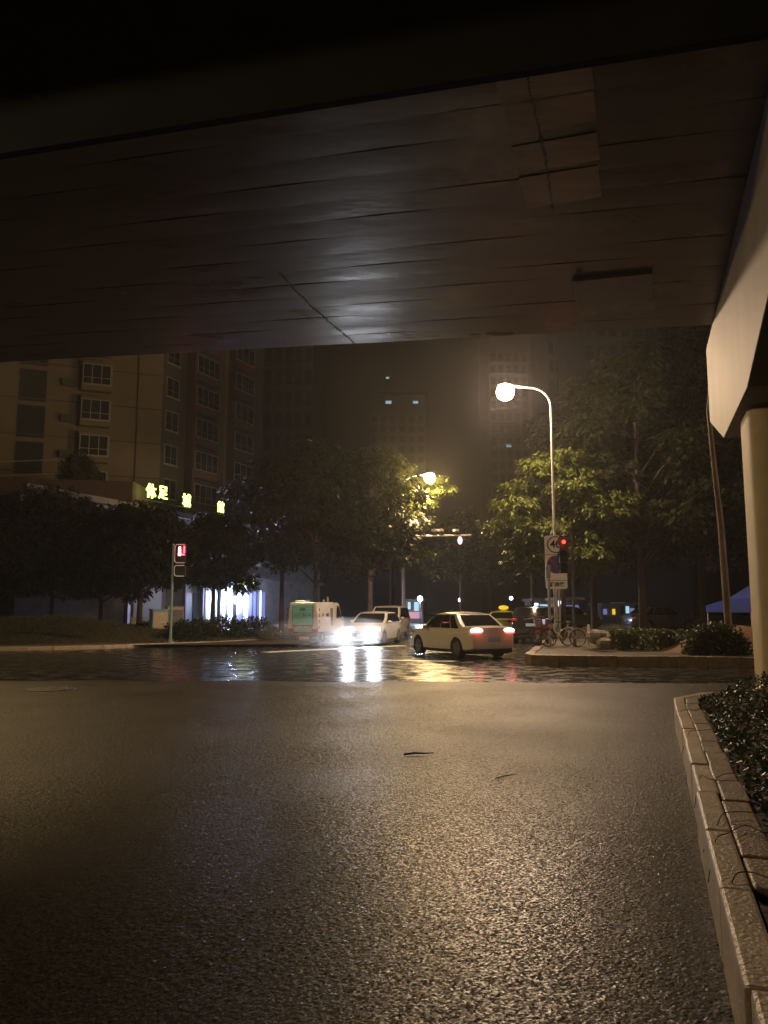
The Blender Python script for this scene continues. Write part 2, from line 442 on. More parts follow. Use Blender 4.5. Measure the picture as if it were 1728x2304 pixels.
# planter kerb on the right of the camera
T = azd(18.8)
k0 = Vector((1.18, 2.68, 0)) - T*.9
def kp(s, off=0): return k0 + T*s + Vector((T.y, -T.x, 0))*off
k_end = 10.15
PK = [tuple(kp(k_end+4, 6.5))[:2], tuple(kp(k_end+2.4, 2.6))[:2], tuple(kp(k_end+1.1, .8))[:2], tuple(kp(k_end+.25, .12))[:2], tuple(kp(k_end-.35, 0))[:2], tuple(kp(6, 0))[:2], tuple(kp(-2.5, 0))[:2]]
PKs = catmull(PK, 8)
pk_in = offset_line(PKs, .15)
planter = thing('planter', (0, 0, 0), 0, 'raised planting bed edged with pale granite kerb stones beside the road', 'planter')
kerb_stones(PKs, -.05, .35, .14, M['kerb'], planter, 1.0, .012, bevel=.018)
mb = MB(); mb.prism(pk_in + [tuple(kp(.9, 9))[:2], tuple(kp(k_end+4, 9))[:2]], -.04, .30)
mb.build('soil', M['soil'], planter)
# inner course of low stone behind the kerb top
inner = [p for p in offset_line(PKs, .143)]
kerb_stones([p for p in inner if p[1] < 12 and p[1] > 2.9], .2, .346, .17, M['kerbtop'], planter, .62, .01, name='coping_stone')
# kerb at the near corner, tilted away, and the pavers beyond it
pv_near = tag(MB().box((kp(-.75, 2.17).x, kp(-.75, 2.17).y, .17), (4.0, 3.2, .30), rz=-R(18.8)).build('footpath', M['kerbtop'], bevel=.01), kind='structure')

# road marking stripes at the side street's mouth
for (px, py, l, w, a) in ((940, 1487, 2.3, .45, -74), (1000, 1513, 1.5, .10, -80)):
    p = on(px, py); d = azd(a)*l/2; e = azd(a+90)*w/2
    tag(MB().hull8([(p+s1*d+s2*e)+Vector((0,0,.005)) for s1, s2 in ((-1,-1),(1,-1),(1,1),(-1,1))],
                   [(p+s1*d+s2*e)+Vector((0,0,.009)) for s1, s2 in ((-1,-1),(1,-1),(1,1),(-1,1))]).build('road_marking', M['paint']), kind='structure')
A_, B2 = on(596, 1468), on(905, 1453)
dn = (B2-A_).normalized(); nn = Vector((-dn.y, dn.x, 0))*.30
q = [A_-nn, B2-nn, B2+nn, A_+nn]
tag(MB().hull8([v+Vector((0,0,.0055)) for v in q], [v+Vector((0,0,.0095)) for v in q]).build('road_marking', M['paint']), kind='structure')
# manhole in a worn patch
p = on(115, 1552)
mh = thing('manhole_cover', (p.x, p.y, .012), .3, 'round cast iron manhole cover set in the asphalt at the left', 'manhole cover')
MB().ring((0,0,.006), .36, .48, .012, 'Z', 28).build('rim', M['iron'], mh)
m = MB().cyl((0,0,.005), .355, .01, 'Z', 28)
for k in range(-3, 4): m.box((k*.09, 0, .013), (.03, .5-.04*abs(k), .008))
m.build('lid', M['iron'], mh)
# a twig on the asphalt and small leaves
p = on(942, 1702)
tg = MB().tube([(-.16,-.03,.012),(-.05,.0,.02),(.06,.02,.014),(.17,.055,.012)], [.010,.012,.009,.004], 6)
tag(tg.build('twig', M['bark'], loc=(p.x, p.y, .016)), 'short dark twig lying alone on the wet asphalt', 'twig')
p = on(1140, 1752)
tg = MB().tube([(-.12,-.10,.008),(-.02,-.01,.012),(.11,.09,.008)], [.004,.006,.003], 6)
tag(tg.build('twig', M['bark'], loc=(p.x, p.y, .016)), 'thin twig on the asphalt nearer than the short dark one', 'twig')

# ------------------------------------------------------------------ viaduct
ZS = 7.4
Fl, Fr = Vector((-9.1, 17.85)), Vector((6.73, 15.4))
Nl, Nr = Vector((-4.23, 9.14)), Vector((2.2, 7.59))
fd, nd = (Fr-Fl).normalized(), (Nr-Nl).normalized()
def edge(o, d, x): return o + d*((x-o.x)/d.x)
XS = [-60, -40, -25, -14, -8, -4, -1, 1.5, 4, 7, 11, 18, 30]
bridge = thing('viaduct', (0, 0, 0), 0, 'elevated steel road deck crossing low overhead, seen from beneath', 'bridge')
NS = 15
def sp(x, t):
    a = edge(Nl, nd, x); b = edge(Fl, fd, x); return a.lerp(b, t)
for i in range(NS):
    t0, t1 = i/NS, (i+1)/NS
    m = MB(); tilt = random.uniform(-.0012, .0012)
    vs = []; fs = []
    K = 60
    for k in range(K+1):
        x = -60 + 90*k/K
        w = .006*math.sin(x*1.3+i*2.1)
        a = sp(x, t0+.0003); b = sp(x, t1-.0003); c = a.lerp(b, .5)
        sag = .003 + .002*math.sin(x*.8+i)
        for (q, dz) in ((a, tilt+w), (a.lerp(b, .25), .25*tilt-sag*.7+w), (c, -sag+w), (a.lerp(b, .75), -.25*tilt-sag*.7+w), (b, -tilt+w)):
            vs.append((q.x, q.y, ZS+dz))
        vs.append((b.x, b.y, ZS+.12)); vs.append((a.x, a.y, ZS+.12))
    n = 7
    for k in range(K):
        for j in range(n): fs.append((k*n+j, k*n+(j+1) % n, (k+1)*n+(j+1) % n, (k+1)*n+j))
    fs.append(tuple(range(n))); fs.append(tuple(K*n+j for j in range(n)))
    m.add(vs, fs); m.build('soffit_panel', M['steel'], bridge, smooth=True)
# girder sides, wing slabs and parapets
def strip(name, fa, mat, th=.1):
    """fa(x) -> list of profile points (y,z offsets) swept along the bridge"""
    m = MB(); prof0 = fa(-60); n = len(prof0); vs = []
    for x in XS: vs += fa(x)
    m.add(vs, [(k*n+j, k*n+(j+1) % n, (k+1)*n+(j+1) % n, (k+1)*n+j) for k in range(len(XS)-1) for j in range(n)] + [tuple(range(n)), tuple((len(XS)-1)*n+j for j in range(n))])
    return m.build(name, mat, bridge)
def prof(base, d, pts):
    nrm = Vector((-d.y, d.x))
    return lambda x: [(edge(base, d, x).x + nrm.x*a, edge(base, d, x).y + nrm.y*a, z) for a, z in pts]
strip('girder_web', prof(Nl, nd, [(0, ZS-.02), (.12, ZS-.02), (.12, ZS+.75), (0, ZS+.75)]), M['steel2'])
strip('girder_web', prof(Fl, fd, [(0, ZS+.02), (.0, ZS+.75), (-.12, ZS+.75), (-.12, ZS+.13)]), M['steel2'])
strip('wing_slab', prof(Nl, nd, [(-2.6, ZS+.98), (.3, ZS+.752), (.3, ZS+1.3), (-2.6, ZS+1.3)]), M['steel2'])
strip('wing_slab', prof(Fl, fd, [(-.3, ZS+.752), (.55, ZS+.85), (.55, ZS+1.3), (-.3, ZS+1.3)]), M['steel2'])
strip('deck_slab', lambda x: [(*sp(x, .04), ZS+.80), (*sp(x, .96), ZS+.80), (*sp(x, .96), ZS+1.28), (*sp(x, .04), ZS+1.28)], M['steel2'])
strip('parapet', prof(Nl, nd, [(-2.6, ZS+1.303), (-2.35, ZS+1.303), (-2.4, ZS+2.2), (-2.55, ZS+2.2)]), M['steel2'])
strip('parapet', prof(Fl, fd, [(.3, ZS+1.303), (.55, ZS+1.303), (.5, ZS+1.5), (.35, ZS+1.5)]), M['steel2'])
# weld seams across the soffit
def zpt(px, py, z): return on(px, py, z)
def bead(pts, r, n, rough=True):
    m = MB()
    P = [zpt(*p, ZS-.012) for p in pts]
    for a, b in zip(P, P[1:]):
        K = max(4, int((b-a).length/.055))
        for k in range(K):
            c = a.lerp(b, (k+.5)/K) + Vector((random.uniform(-.012, .012), 0, 0))
            m.box(c, (r*random.uniform(1.0, 2.2), .045*random.uniform(.8, 1.3), .010), rz=random.uniform(-.5, .5))
    return m.build(n, M['weld'], bridge)
bead([(1184, 165), (1212, 290), (1228, 360), (1245, 475)], .018, 'weld_seam')
bead([(625, 612), (700, 690), (800, 775)], .010, 'weld_seam')
# warm reflection on the soffit, put in as thin slabs of lighter colour
M['steelglow'] = pbr('painted_reflection', (0.60, 0.46, 0.34), 0.40, var=.35, vscale=1.2, stretch=(.5, 2.2, 1))
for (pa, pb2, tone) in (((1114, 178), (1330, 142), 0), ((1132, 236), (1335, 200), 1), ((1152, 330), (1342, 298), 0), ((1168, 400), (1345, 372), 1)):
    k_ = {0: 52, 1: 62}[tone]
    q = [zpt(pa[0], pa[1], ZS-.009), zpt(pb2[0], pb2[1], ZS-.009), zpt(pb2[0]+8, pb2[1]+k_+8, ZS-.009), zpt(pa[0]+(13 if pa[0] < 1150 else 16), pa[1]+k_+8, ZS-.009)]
    MB().hull8([v-Vector((0,0,.006)) for v in q], [v+Vector((0,0,.05)) for v in q]).build('reflection_patch', M['steelglow'], bridge)
# inspection hatch
H = [zpt(1288, 630, ZS-.05), zpt(1468, 612, ZS-.05), zpt(1474, 690, ZS-.05), zpt(1300, 705, ZS-.05)]
MB().hull8([p+Vector((0,0,-.03)) for p in H], [p+Vector((0,0,.04)) for p in H]).build('inspection_hatch', M['steel'], bridge, bevel=.012)
MB().box(H[0]+Vector((.1,-.1,-.05)), (.10,.10,.06)).build('hatch_bolt', M['weld'], bridge)

pier = thing('bridge_pier', (0, 0, 0), 0, 'pale concrete pier with hammerhead cap holding the deck at the right', 'pier')
f0 = Vector((6.41, 14.4, 0)); tf = azd(18.4); nf = Vector((tf.y, -tf.x, 0))
def cp(Y, z, off=0):
    s = (Y-14.4)/tf.y; p = f0 + tf*s + nf*off; return (p.x, p.y, z)
side = [(16.9, 5.72), (16.9, 7.395), (14.0, ZS-.04), (9, ZS-.04), (2.0, ZS-.04), (2.0, 6.6), (5.0, 6.25), (11.0, 4.8), (14.4, 4.8)]
W = 2.3
m = MB(); n = len(side)
m.add([cp(y, z, 0) for y, z in side] + [cp(y, z, W) for y, z in side], [tuple(range(n)), tuple(range(n, 2*n))] + [(i, (i+1) % n, n+(i+1) % n, n+i) for i in range(n)])
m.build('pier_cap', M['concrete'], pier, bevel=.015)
# column, square with round corners
cc = Vector(cp(12.75, 0, W/2 - .14)); cr = .45; hw = .86
ring_ = []
for (sx, sy, a0) in ((1,1,0),(-1,1,90),(-1,-1,180),(1,-1,270)):
    for k in range(7):
        a = R(a0 + 15*k); ring_.append((sx*(hw-cr)+cr*math.cos(a), sy*(hw-cr)+cr*math.sin(a)))
m = MB(); rr = []
rot = Matrix.Rotation(-R(18.4), 3, 'Z')
for z, k in ((-.05, 1.0), (4.62, 1.0), (4.80, 1.0)):
    rr += [tuple(rot @ Vector((x*k, y*k, 0)) + Vector((cc.x, cc.y, z))) for x, y in ring_]
n = len(ring_)
m.add(rr, [(j*n+i, j*n+(i+1) % n, (j+1)*n+(i+1) % n, (j+1)*n+i) for j in range(2) for i in range(n)] + [tuple(range(n)), tuple(2*n+i for i in range(n))])
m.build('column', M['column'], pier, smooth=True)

# ------------------------------------------------------------------ street lamps
def street_lamp(loc, H, reach, az, power, col, label, z0=0.0, lensmat='lens', group='street lamps', pole_mat='metal', head=.2, aim=None):
    t = thing('street_lamp', (loc[0], loc[1], z0), 0, label, 'street lamp', group)
    h = H - z0; d = azd(az)
    MB().tube([(0,0,0),(0,0,.5),(0,0,h-1.1)], [.10,.085,.05], 12).build('pole', M[pole_mat], t, smooth=True)
    MB().cyl((0,0,.02), .17, .04, n=16).build('base_plate', M[pole_mat], t)
    pts = [Vector((0,0,h-1.1))]
    for k in range(1, 9):
        a = k/8*math.pi/2
        pts.append(Vector((0,0,h-1.1)) + d*(.9*(1-math.cos(a))) + Vector((0,0,.9*math.sin(a))))
    pts.append(d*(reach-.35) + Vector((0,0,h-.10)))
    MB().tube(pts, [.05]+[.045]*8+[.035], 10).build('arm', M[pole_mat], t, smooth=True)
    e = d*reach
    MB().ball((e.x, e.y, h-.06), (.34, .20, .10), 16, 8).build('lamp_head', M['metald'], t, smooth=True)
    if aim:
        MB().ball((e.x, e.y, h-.2), (.25, .2, .12), 16, 8).build('lens', M[lensmat], t, smooth=True)
        light('lamp_light', 'SPOT', (e.x, e.y, h-.45), power, col, t, r=.55, spot=R(165), aim=aim, blend=.6)
    else:
        lm = emis('bloom_globe', col, power/(4*math.pi)/(math.pi*.37**2))
        MB().ball((e.x, e.y, h-.36), (.37, .37, .37), 18, 12).build('lens', lm, t, smooth=True)  # lens enlarged to a glowing ball that mimics the lamp's bloom
    return t
street_lamp((7.26, 33.0), 11.4, 1.95, -84, POWER, WARM, 'tall curved street lamp glowing in the haze behind the speed limit sign', z0=.3)
street_lamp((1.33, 54.2), 11.1, 1.9, 95, POWER*1.15, YELL, 'far street lamp shining through the leaves above the camera gantry', z0=.15, lensmat='lens2')
street_lamp((-16.5, 25.0), 12.0, 2.0, 100, POWER*.5, YELL, 'street lamp standing off to the left of the crossing', z0=0, aim=(.80,-.28,-.50))
street_lamp((23.0, 18.5), 10.8, 2.0, -90, POWER*.32, WARM, 'street lamp standing off to the right beyond the viaduct', z0=.3, aim=(-.8, .1, -.6))
street_lamp((-21.5, 1.0), 10.0, 2.0, 75, POWER*.36, YELL, 'street lamp standing behind the place the photograph was taken from', z0=0, aim=(.9, .3, -.3))

# ------------------------------------------------------------------ cars
def patch(P, s0, s1, t0, t1, off, ns=6, nt=3):
    """P(s,t)->Vector surface; a thin shell over part of it"""
    m = MB(); vs = []
    def nrm(s, t):
        e = .01; a = P(s+e, t)-P(s-e, t); b = P(s, t+e)-P(s, t-e); return a.cross(b).normalized()
    for layer in (off, off-.02):
        for j in range(nt+1):
            for i in range(ns+1):
                s = s0+(s1-s0)*i/ns; t = t0+(t1-t0)*j/nt
                vs.append(P(s, t)+nrm(s, t)*layer)
    n1 = (ns+1)*(nt+1); fs = []
    for L in (0, n1):
        for j in range(nt):
            for i in range(ns):
                a = L+j*(ns+1)+i; fs.append((a, a+1, a+ns+2, a+ns+1))
    rim = [i for i in range(ns+1)] + [j*(ns+1)+ns for j in range(1, nt+1)] + [nt*(ns+1)+i for i in range(ns-1, -1, -1)] + [j*(ns+1) for j in range(nt-1, 0, -1)]
    for a, b in zip(rim, rim[1:]+rim[:1]): fs.append((a, b, b+n1, a+n1))
    m.add(vs, fs); return m

def car(name, loc, az, label, cat, paint, p, group=None, front_on=False, rear_on=False, plate_text=None, trim=None):
    """local +Y is the nose, the origin is on the ground below the middle. p: dimensions"""
    t = thing(name, loc, -R(az), label, cat, group)
    L, Wd, Hh = p['L'], p['W'], p['H']; hl, w = L/2, Wd/2
    zb, belt, hood, tz = p['zb'], p['belt'], p['hood'], p['trunk']
    wf, wr = p['wf'], p['wr']            # axle positions
    # lower body: stations (y, top z, half width factor, bottom z)
    st = p['st']
    m = MB(); vs = []
    n = 0
    for (y, zt, k, z0) in st:
        ww = w*k; zm = min(zt-.06, (z0+zt)/2+.05)
        sec = [(0, z0), (ww*.86, z0), (ww*.97, z0+.07), (ww, zm-.08), (ww*.995, zm+.05), (ww*.955, zt-.07), (ww*.90, zt-.015), (ww*.6, zt+.012), (0, zt+.022)]
        full = [(x, z) for x, z in sec] + [(-x, z) for x, z in sec[::-1][1:-1]]
        n = len(full); vs += [(x, y, z) for x, z in full]
    K = len(st)
    m.add(vs, [(j*n+i, j*n+(i+1) % n, (j+1)*n+(i+1) % n, (j+1)*n+i) for j in range(K-1) for i in range(n)] + [tuple(range(n)), tuple((K-1)*n+i for i in range(n))])
    body = m.build('body', M[paint], t, smooth=True)
    wrad = p.get('wrad', .31)
    cut = MB()
    for y in (wf, wr): cut.cyl((0, y, wrad), wrad+.065, Wd+.2, 'X', 28)
    cutter = MB(); 
    co = cut.build('cutter', M['black'])
    # shallow arches only: keep the middle of the body
    cm = MB()
    for sx in (-1, 1):
        for y in (wf, wr): cm.cyl((sx*(w-.02), y, wrad), wrad+.065, .50, 'X', 28)
    bpy.data.objects.remove(co)
    co = cm.build('cutter', M['black'], t)
    md = body.modifiers.new('arch', 'BOOLEAN'); md.operation = 'DIFFERENCE'; md.object = co; md.solver = 'EXACT'
    dg = bpy.context.evaluated_depsgraph_get(); dg.update()
    me = bpy.data.meshes.new_from_object(body.evaluated_get(dg)); body.modifiers.clear()
    if len(me.polygons) > 20:
        body.data = me
    if len(body.data.materials) == 0: body.data.materials.append(M[paint])
    bpy.data.objects.remove(co)
    body.data.set_sharp_from_angle(angle=R(38))
    for sx in (-1, 1):
        for y in (wf, wr):
            wh = bpy.data.objects.new('wheel', None); C.objects.link(wh); wh.parent = t; wh.location = (sx*(w-.115), y, wrad)
            MB().ring((0,0,0), wrad-.09, wrad, .20, 'X', 28).build('tyre', M['rubber'], wh, smooth=True)
            rm = MB().cyl((sx*.055,0,0), wrad-.085, .05, 'X', 24)
            for k in range(5):
                a = 2*math.pi*k/5; rm.box((sx*.088, .12*math.cos(a), .12*math.sin(a)), (.02, .06, .2), rx=a+math.pi/2)
            rm.build('rim', M['rim'], wh)
    # greenhouse as four curved sides
    y0b, y1b, y0t, y1t = p['gb0'], p['gb1'], p['gt0'], p['gt1']     # rear base, front base, rear top, front top
    wb, wt = w*.925, w*p.get('wt', .74)
    zbt = belt - .02
    def bulge(t_): return .045*math.sin(math.pi*t_)
    def side_(sx):
        def P(s, t_):
            yb = y0b+(y1b-y0b)*s; yt = y0t+(y1t-y0t)*s
            y = yb+(yt-yb)*t_
            zz = zbt+(Hh-.05-zbt)*t_ ; arch = .03*math.sin(math.pi*max(0,min(1,s)))*t_
            x = (wb+(wt-wb)*t_ + bulge(t_)) * sx
            return Vector((x, y, zz+arch))
        return P
    def end_(front):
        yb, yt = (y1b, y1t) if front else (y0b, y0t); sg = 1 if front else -1
        def P(s, t_):
            x = (2*s-1)*(wb+(wt-wb)*t_+bulge(t_))*.999
            cv = .07*(1-(2*s-1)**2)
            return Vector((x, yb+(yt-yb)*t_ + sg*cv*(1 if t_ < 1 else 1), zbt+(Hh-.05-zbt)*t_ + .0*s))
        return P
    g = MB(); NSs, NT = 8, 4
    def shell(P, s0=0, s1=1):
        vs = [P(s0+(s1-s0)*i/NSs, j/NT) for j in range(NT+1) for i in range(NSs+1)]
        g.add(vs, [(j*(NSs+1)+i, j*(NSs+1)+i+1, (j+1)*(NSs+1)+i+1, (j+1)*(NSs+1)+i) for j in range(NT) for i in range(NSs)])
    PL, PR, PF, PB = side_(-1), side_(1), end_(True), end_(False)
    for P in (PL, PR, PF, PB): shell(P)
    # roof grid
    vs = []
    for j in range(9):
        s = j/8
        for i in range(9):
            u = i/8*2-1
            y = y0t+(y1t-y0t)*s + .07*(1-u*u)*(2*s-1); z = Hh-.05 + .03*math.sin(math.pi*s) + .05*(1-u*u)*min(1, 6*s*(1-s)+.35)
            vs.append((u*wt, y, z))
    g.add(vs, [(j*9+i, j*9+i+1, (j+1)*9+i+1, (j+1)*9+i) for j in range(8) for i in range(8)])
    gb = g.build('roof', M[paint], t, smooth=True)
    patch(PF, .06, .94, .06, .93, .006 if False else -.006+.012, 8, 4).build('windshield', M['glass'], t, smooth=True)
    pb = patch(PB, .08, .92, p.get('rw0', .12), .92, .006, 8, 4)
    # end_ rear normal points inwards for the rear: shift outwards instead
    o = pb.build('rear_window', M['glass'], t, smooth=True); o.location = (0, -.012, 0.004)
    for sx, P in ((-1, PL), (1, PR)):
        for (a, b) in p['win']:
            o = patch(P, a, b, p.get('sw0', .10), .88, .0, 5, 3).build('side_window', M['glass'], t, smooth=True); o.location = (sx*.013, 0, 0)
        MB().ball((sx*(w+.06), y1b-.42, belt+.04), (.11, .06, .075), 10, 6).build('mirror', M[trim or paint], t, smooth=True)
        for yy in p.get('handles', ()):
            MB().box((sx*(w*.985), yy, belt-.13), (.03, .17, .03)).build('door_handle', M[trim or paint], t, bevel=.008)
    # lamps
    fy = st[-1][0]; ry = st[0][0]
    for sx in (-1, 1):
        hz = p.get('hz', .66)
        MB().ball((sx*w*.70, fy-.13, hz), (.21, .17, .10), 14, 8).build('headlight', M['head'] if front_on else M['lampoff'], t, smooth=True)
        mm = 'tailhot' if rear_on else 'tailoff'
        tzp = p.get('tlz', .86); tw = p.get('tlw', .19); th = p.get('tlh', .085)
        MB().ball((sx*w*p.get('tlx', .74), ry+.07, tzp), (tw, .10, th), 14, 8).build('tail_light', M[mm], t, smooth=True)
        if rear_on:
            MB().ball((sx*w*p.get('tlx', .74), ry+.085, tzp-.075), (tw+.02, .10, .05), 12, 8).build('tail_light_housing', M['tail'], t, smooth=True)
        if rear_on:
            light('brake_glow', 'POINT', (sx*w*.7, ry-.14, tzp), 1.6, (1, .10, .06), t, r=.07)
        if front_on:
            light('headlight_beam', 'SPOT', (sx*w*.70, fy+.10, hz), front_on, (.86, .91, 1.0), t, r=.07, spot=R(80), aim=(0, 1, -.09), blend=.8)
            light('low_beam', 'SPOT', (sx*w*.70, fy+.12, hz-.05), 1500, (.86, .91, 1.0), t, r=.05, spot=R(52), aim=(-.1, 1, -.30), blend=.9)
    MB().box((0, fy-.005, p.get('grz', .42)), (Wd*.52, .05, .16)).build('grille', M['black'], t, bevel=.02)
    MB().box((0, fy+.02, p.get('grz', .42)), (.44, .02, .14)).build('number_plate', M['plate'], t)
    MB().box((0, ry-.012, p.get('rpz', .50)), (.44, .02, .14)).build('number_plate', M['plate'], t)
    MB().box((0, ry+.03, zb+.06), (Wd*.8, .08, .14)).build('bumper', M[trim or 'black'], t, bevel=.02)
    MB().box((0, 0, zb+.0), (Wd*.8, L*.9, .10)).build('underbody', M['black'], t)
    return t

SEDAN = dict(L=4.45, W=1.75, H=1.47, zb=.20, belt=.93, hood=.9, trunk=1.02, wf=1.36, wr=-1.26,
    st=[(-2.20, .72, .80, .40), (-2.16, .97, .90, .28), (-1.95, 1.03, .96, .22), (-1.45, 1.02, 1.0, .20), (-.9, .98, 1.0, .20), (0, .95, 1.0, .19), (.9, .94, 1.0, .19),
        (1.2, .93, .99, .20), (1.75, .84, .96, .20), (2.05, .74, .90, .22), (2.20, .60, .80, .30)],
    gb0=-1.72, gb1=1.12, gt0=-.98, gt1=.28, win=[(.10, .26), (.30, .53), (.565, .93)], handles=(.35, -.6), hz=.64, tlz=.90, tlw=.24, tlx=.70, rpz=.62)
HATCH = dict(L=4.1, W=1.70, H=1.46, zb=.19, belt=.96, hood=.92, trunk=1.0, wf=1.25, wr=-1.25,
    st=[(-2.02, .70, .82, .40), (-2.0, .96, .90, .28), (-1.85, 1.00, .96, .22), (-1.3, 1.0, 1.0, .2), (-.4, .98, 1.0, .19), (.5, .96, 1.0, .19),
        (1.1, .94, .99, .20), (1.6, .85, .96, .20), (1.9, .75, .91, .2), (2.03, .62, .84, .24)],
    gb0=-1.92, gb1=1.12, gt0=-1.3, gt1=.22, win=[(.10, .28), (.32, .55), (.585, .94)], handles=(.3, -.6), hz=.70, tlz=.95, grz=.44, rpz=.6)
SUV = dict(L=4.6, W=1.86, H=1.72, zb=.26, belt=1.08, hood=1.0, trunk=1.1, wf=1.4, wr=-1.35, wrad=.36,
    st=[(-2.27, .75, .85, .45), (-2.24, 1.08, .92, .32), (-2.0, 1.13, .98, .26), (-1.3, 1.12, 1.0, .26), (0, 1.09, 1.0, .26), (1.0, 1.06, 1.0, .26),
        (1.35, 1.04, .98, .26), (1.95, .96, .95, .26), (2.2, .84, .88, .3), (2.28, .65, .8, .36)],
    gb0=-2.15, gb1=1.25, gt0=-1.75, gt1=.35, win=[(.06, .26), (.29, .54), (.57, .93)], handles=(.3, -.7), hz=.82, tlz=1.05, tlw=.17, tlh=.12, tlx=.82, grz=.55, rpz=.86, wt=.78)
MPV = dict(L=4.4, W=1.70, H=1.76, zb=.24, belt=1.05, hood=1.0, trunk=1.1, wf=1.35, wr=-1.3, wrad=.32,
    st=[(-2.17, .75, .86, .40), (-2.14, 1.08, .94, .3), (-1.9, 1.12, .99, .24), (-1.2, 1.12, 1.0, .24), (0, 1.08, 1.0, .24), (1.0, 1.05, 1.0, .24),
        (1.5, 1.0, .98, .24), (1.9, .90, .94, .24), (2.12, .76, .88, .28), (2.18, .6, .8, .34)],
    gb0=-2.08, gb1=1.5, gt0=-1.85, gt1=.75, win=[(.06, .30), (.335, .58), (.615, .93)], handles=(.6, -.5), hz=.78, tlz=1.05, tlw=.1, tlh=.2, tlx=.88, grz=.5, rpz=.8, wt=.82)

def place_rear(rx, ry, az, L): d = azd(az); return (rx+d.x*L/2, ry+d.y*L/2, .01)
car('sedan', place_rear(3.55, 25.3, -26, 4.45), -26, 'white saloon turning away through the junction with glowing tail lights', 'car', 'carwhite', SEDAN, rear_on=True)
hd = -azd(15.5)
car('hatchback', (-.145*0-.98 - hd.x*2.05, 34.6-hd.y*2.05, .01), 195.5, 'white hatchback coming towards the crossing with dazzling headlights on', 'car', 'carwhite2', HATCH, front_on=300)
hd = -azd(11)
car('minivan', (-.10 - hd.x*2.2, 42.3-hd.y*2.2, .01), 191, 'white people carrier close behind the hatchback with its lights off', 'car', 'carwhite', MPV)
car('suv', (6.75+azd(17).x*2.3, 36.2+azd(17).y*2.3, .01), 17, 'black off-roader stopped by the bicycles, seen from behind', 'car', 'carblack', SUV)
tx = car('taxi', (6.55+azd(16).x*2.2, 44.5+azd(16).y*2.2, .01), 16, 'yellow green taxi with a lit yellow roof sign ahead of the black car', 'taxi', 'taxipaint', SEDAN)
MB().ball((0, -.35, 1.66), (.30, .12, .13), 16, 8).build('roof_sign', M['taxisign'], tx, smooth=True)
car('parked_car', (16.5, 47, .295), 78, 'silver grey car parked under the trees near the blue tent', 'car', 'cargrey', SEDAN, group='cars parked beyond the right pavement')
car('parked_car', (12.2, 52, .295), 70, 'dark grey car parked beyond the trimmed hedge', 'car', 'cargrey', SEDAN, group='cars parked beyond the right pavement')

# small sanitation van with a box body
van = thing('utility_van', (-3.80+azd(16).x*1.85, 36.8+azd(16).y*1.85, .01), -R(16), 'small white utility van with a teal roller door at its back', 'van')
def ringbox(y, w0, w1, z0, z1): return [(-w0, y, z0), (w0, y, z0), (w1, y, z1), (-w1, y, z1)]
m = MB(); A = ringbox(-1.85, .80, .66, .52, 1.90); B = ringbox(.45, .80, .70, .50, 1.92)
m.add(A+B, [(0,1,2,3), (4,7,6,5), (0,4,5,1), (1,5,6,2), (2,6,7,3), (3,7,4,0)]); m.build('box_body', M['carwhite2'], van, bevel=.03)
prof_cab = [(.455, .42), (.455, 1.80), (.75, 1.90), (1.10, 1.86), (1.62, 1.12), (1.80, 1.00), (1.84, .42)]
m = MB(); n = len(prof_cab)
m.add([(-.74, y, z) for y, z in prof_cab]+[(.74, y, z) for y, z in prof_cab], [tuple(range(n)), tuple(range(n, 2*n))]+[(i, (i+1) % n, n+(i+1) % n, n+i) for i in range(n)])
m.build('cab', M['carwhite'], van, bevel=.03)
for sx in (-1, 1):
    MB().add([(sx*.745, .72, 1.12), (sx*.745, 1.52, 1.12), (sx*.745, 1.10, 1.72), (sx*.745, .78, 1.74), (sx*.752, .72, 1.12), (sx*.752, 1.52, 1.12), (sx*.752, 1.10, 1.72), (sx*.752, .78, 1.74)],
             [(0,1,2,3), (4,5,6,7), (0,1,5,4), (1,2,6,5), (2,3,7,6), (3,0,4,7)]).build('side_window', M['glass'], van)
    MB().box((sx*.83, 1.42, 1.10), (.10, .06, .22)).build('mirror', M['carwhite'], van, bevel=.02)
    MB().box((sx*.60, -1.875, .62), (.30, .05, .14)).build('tail_light', M['tailoff'], van, bevel=.015)
    for y in (-1.15, 1.10):
        wh = bpy.data.objects.new('wheel', None); C.objects.link(wh); wh.parent = van; wh.location = (sx*.66, y, .27)
        MB().ring((0,0,0), .17, .27, .16, 'X', 24).build('tyre', M['rubber'], wh)
        MB().cyl((0,0,0), .18, .12, 'X', 20).build('rim', M['rim'], wh)
    MB().box((sx*.755, .02, 1.15), (.05, .26, .95)).build('side_locker', M['shopwall'], van, bevel=.01)
    for k in range(4): MB().box((sx*.80, -1.8, .75+k*.27), (.02, .03, .14)).build('corner_reflector', M['tailoff'], van)
MB().add([(-.64,1.145,1.80),(.64,1.145,1.80),(.66,1.60,1.16),(-.66,1.60,1.16),(-.64,1.165,1.82),(.64,1.165,1.82),(.66,1.62,1.18),(-.66,1.62,1.18)], [(0,1,2,3),(4,5,6,7),(0,1,5,4),(1,2,6,5),(2,3,7,6),(3,0,4,7)]).build('windshield', M['glass'], van)
sh = MB().box((0, -1.872, 1.28), (1.04, .03, .96)).build('shutter_frame', M['metald'], van)
for k in range(8):
    MB().box((0, -1.893, .86+k*.118+.03), (.98, .018, .112)).build('slat', M['teal'], sh)
text_mesh('lettering', '城管', .15, M['metald'], sh, (0, -1.906, 1.56), (math.pi/2, 0, 0), .003)
text_mesh('lettering', '小 广 告 1 8', .16, M['metald'], sh, (0, -1.906, 1.30), (math.pi/2, 0, 0), .003)
MB().box((0, -1.88, .60), (.5, .03, .16)).build('number_plate', M['plate'], van, bevel=.005)
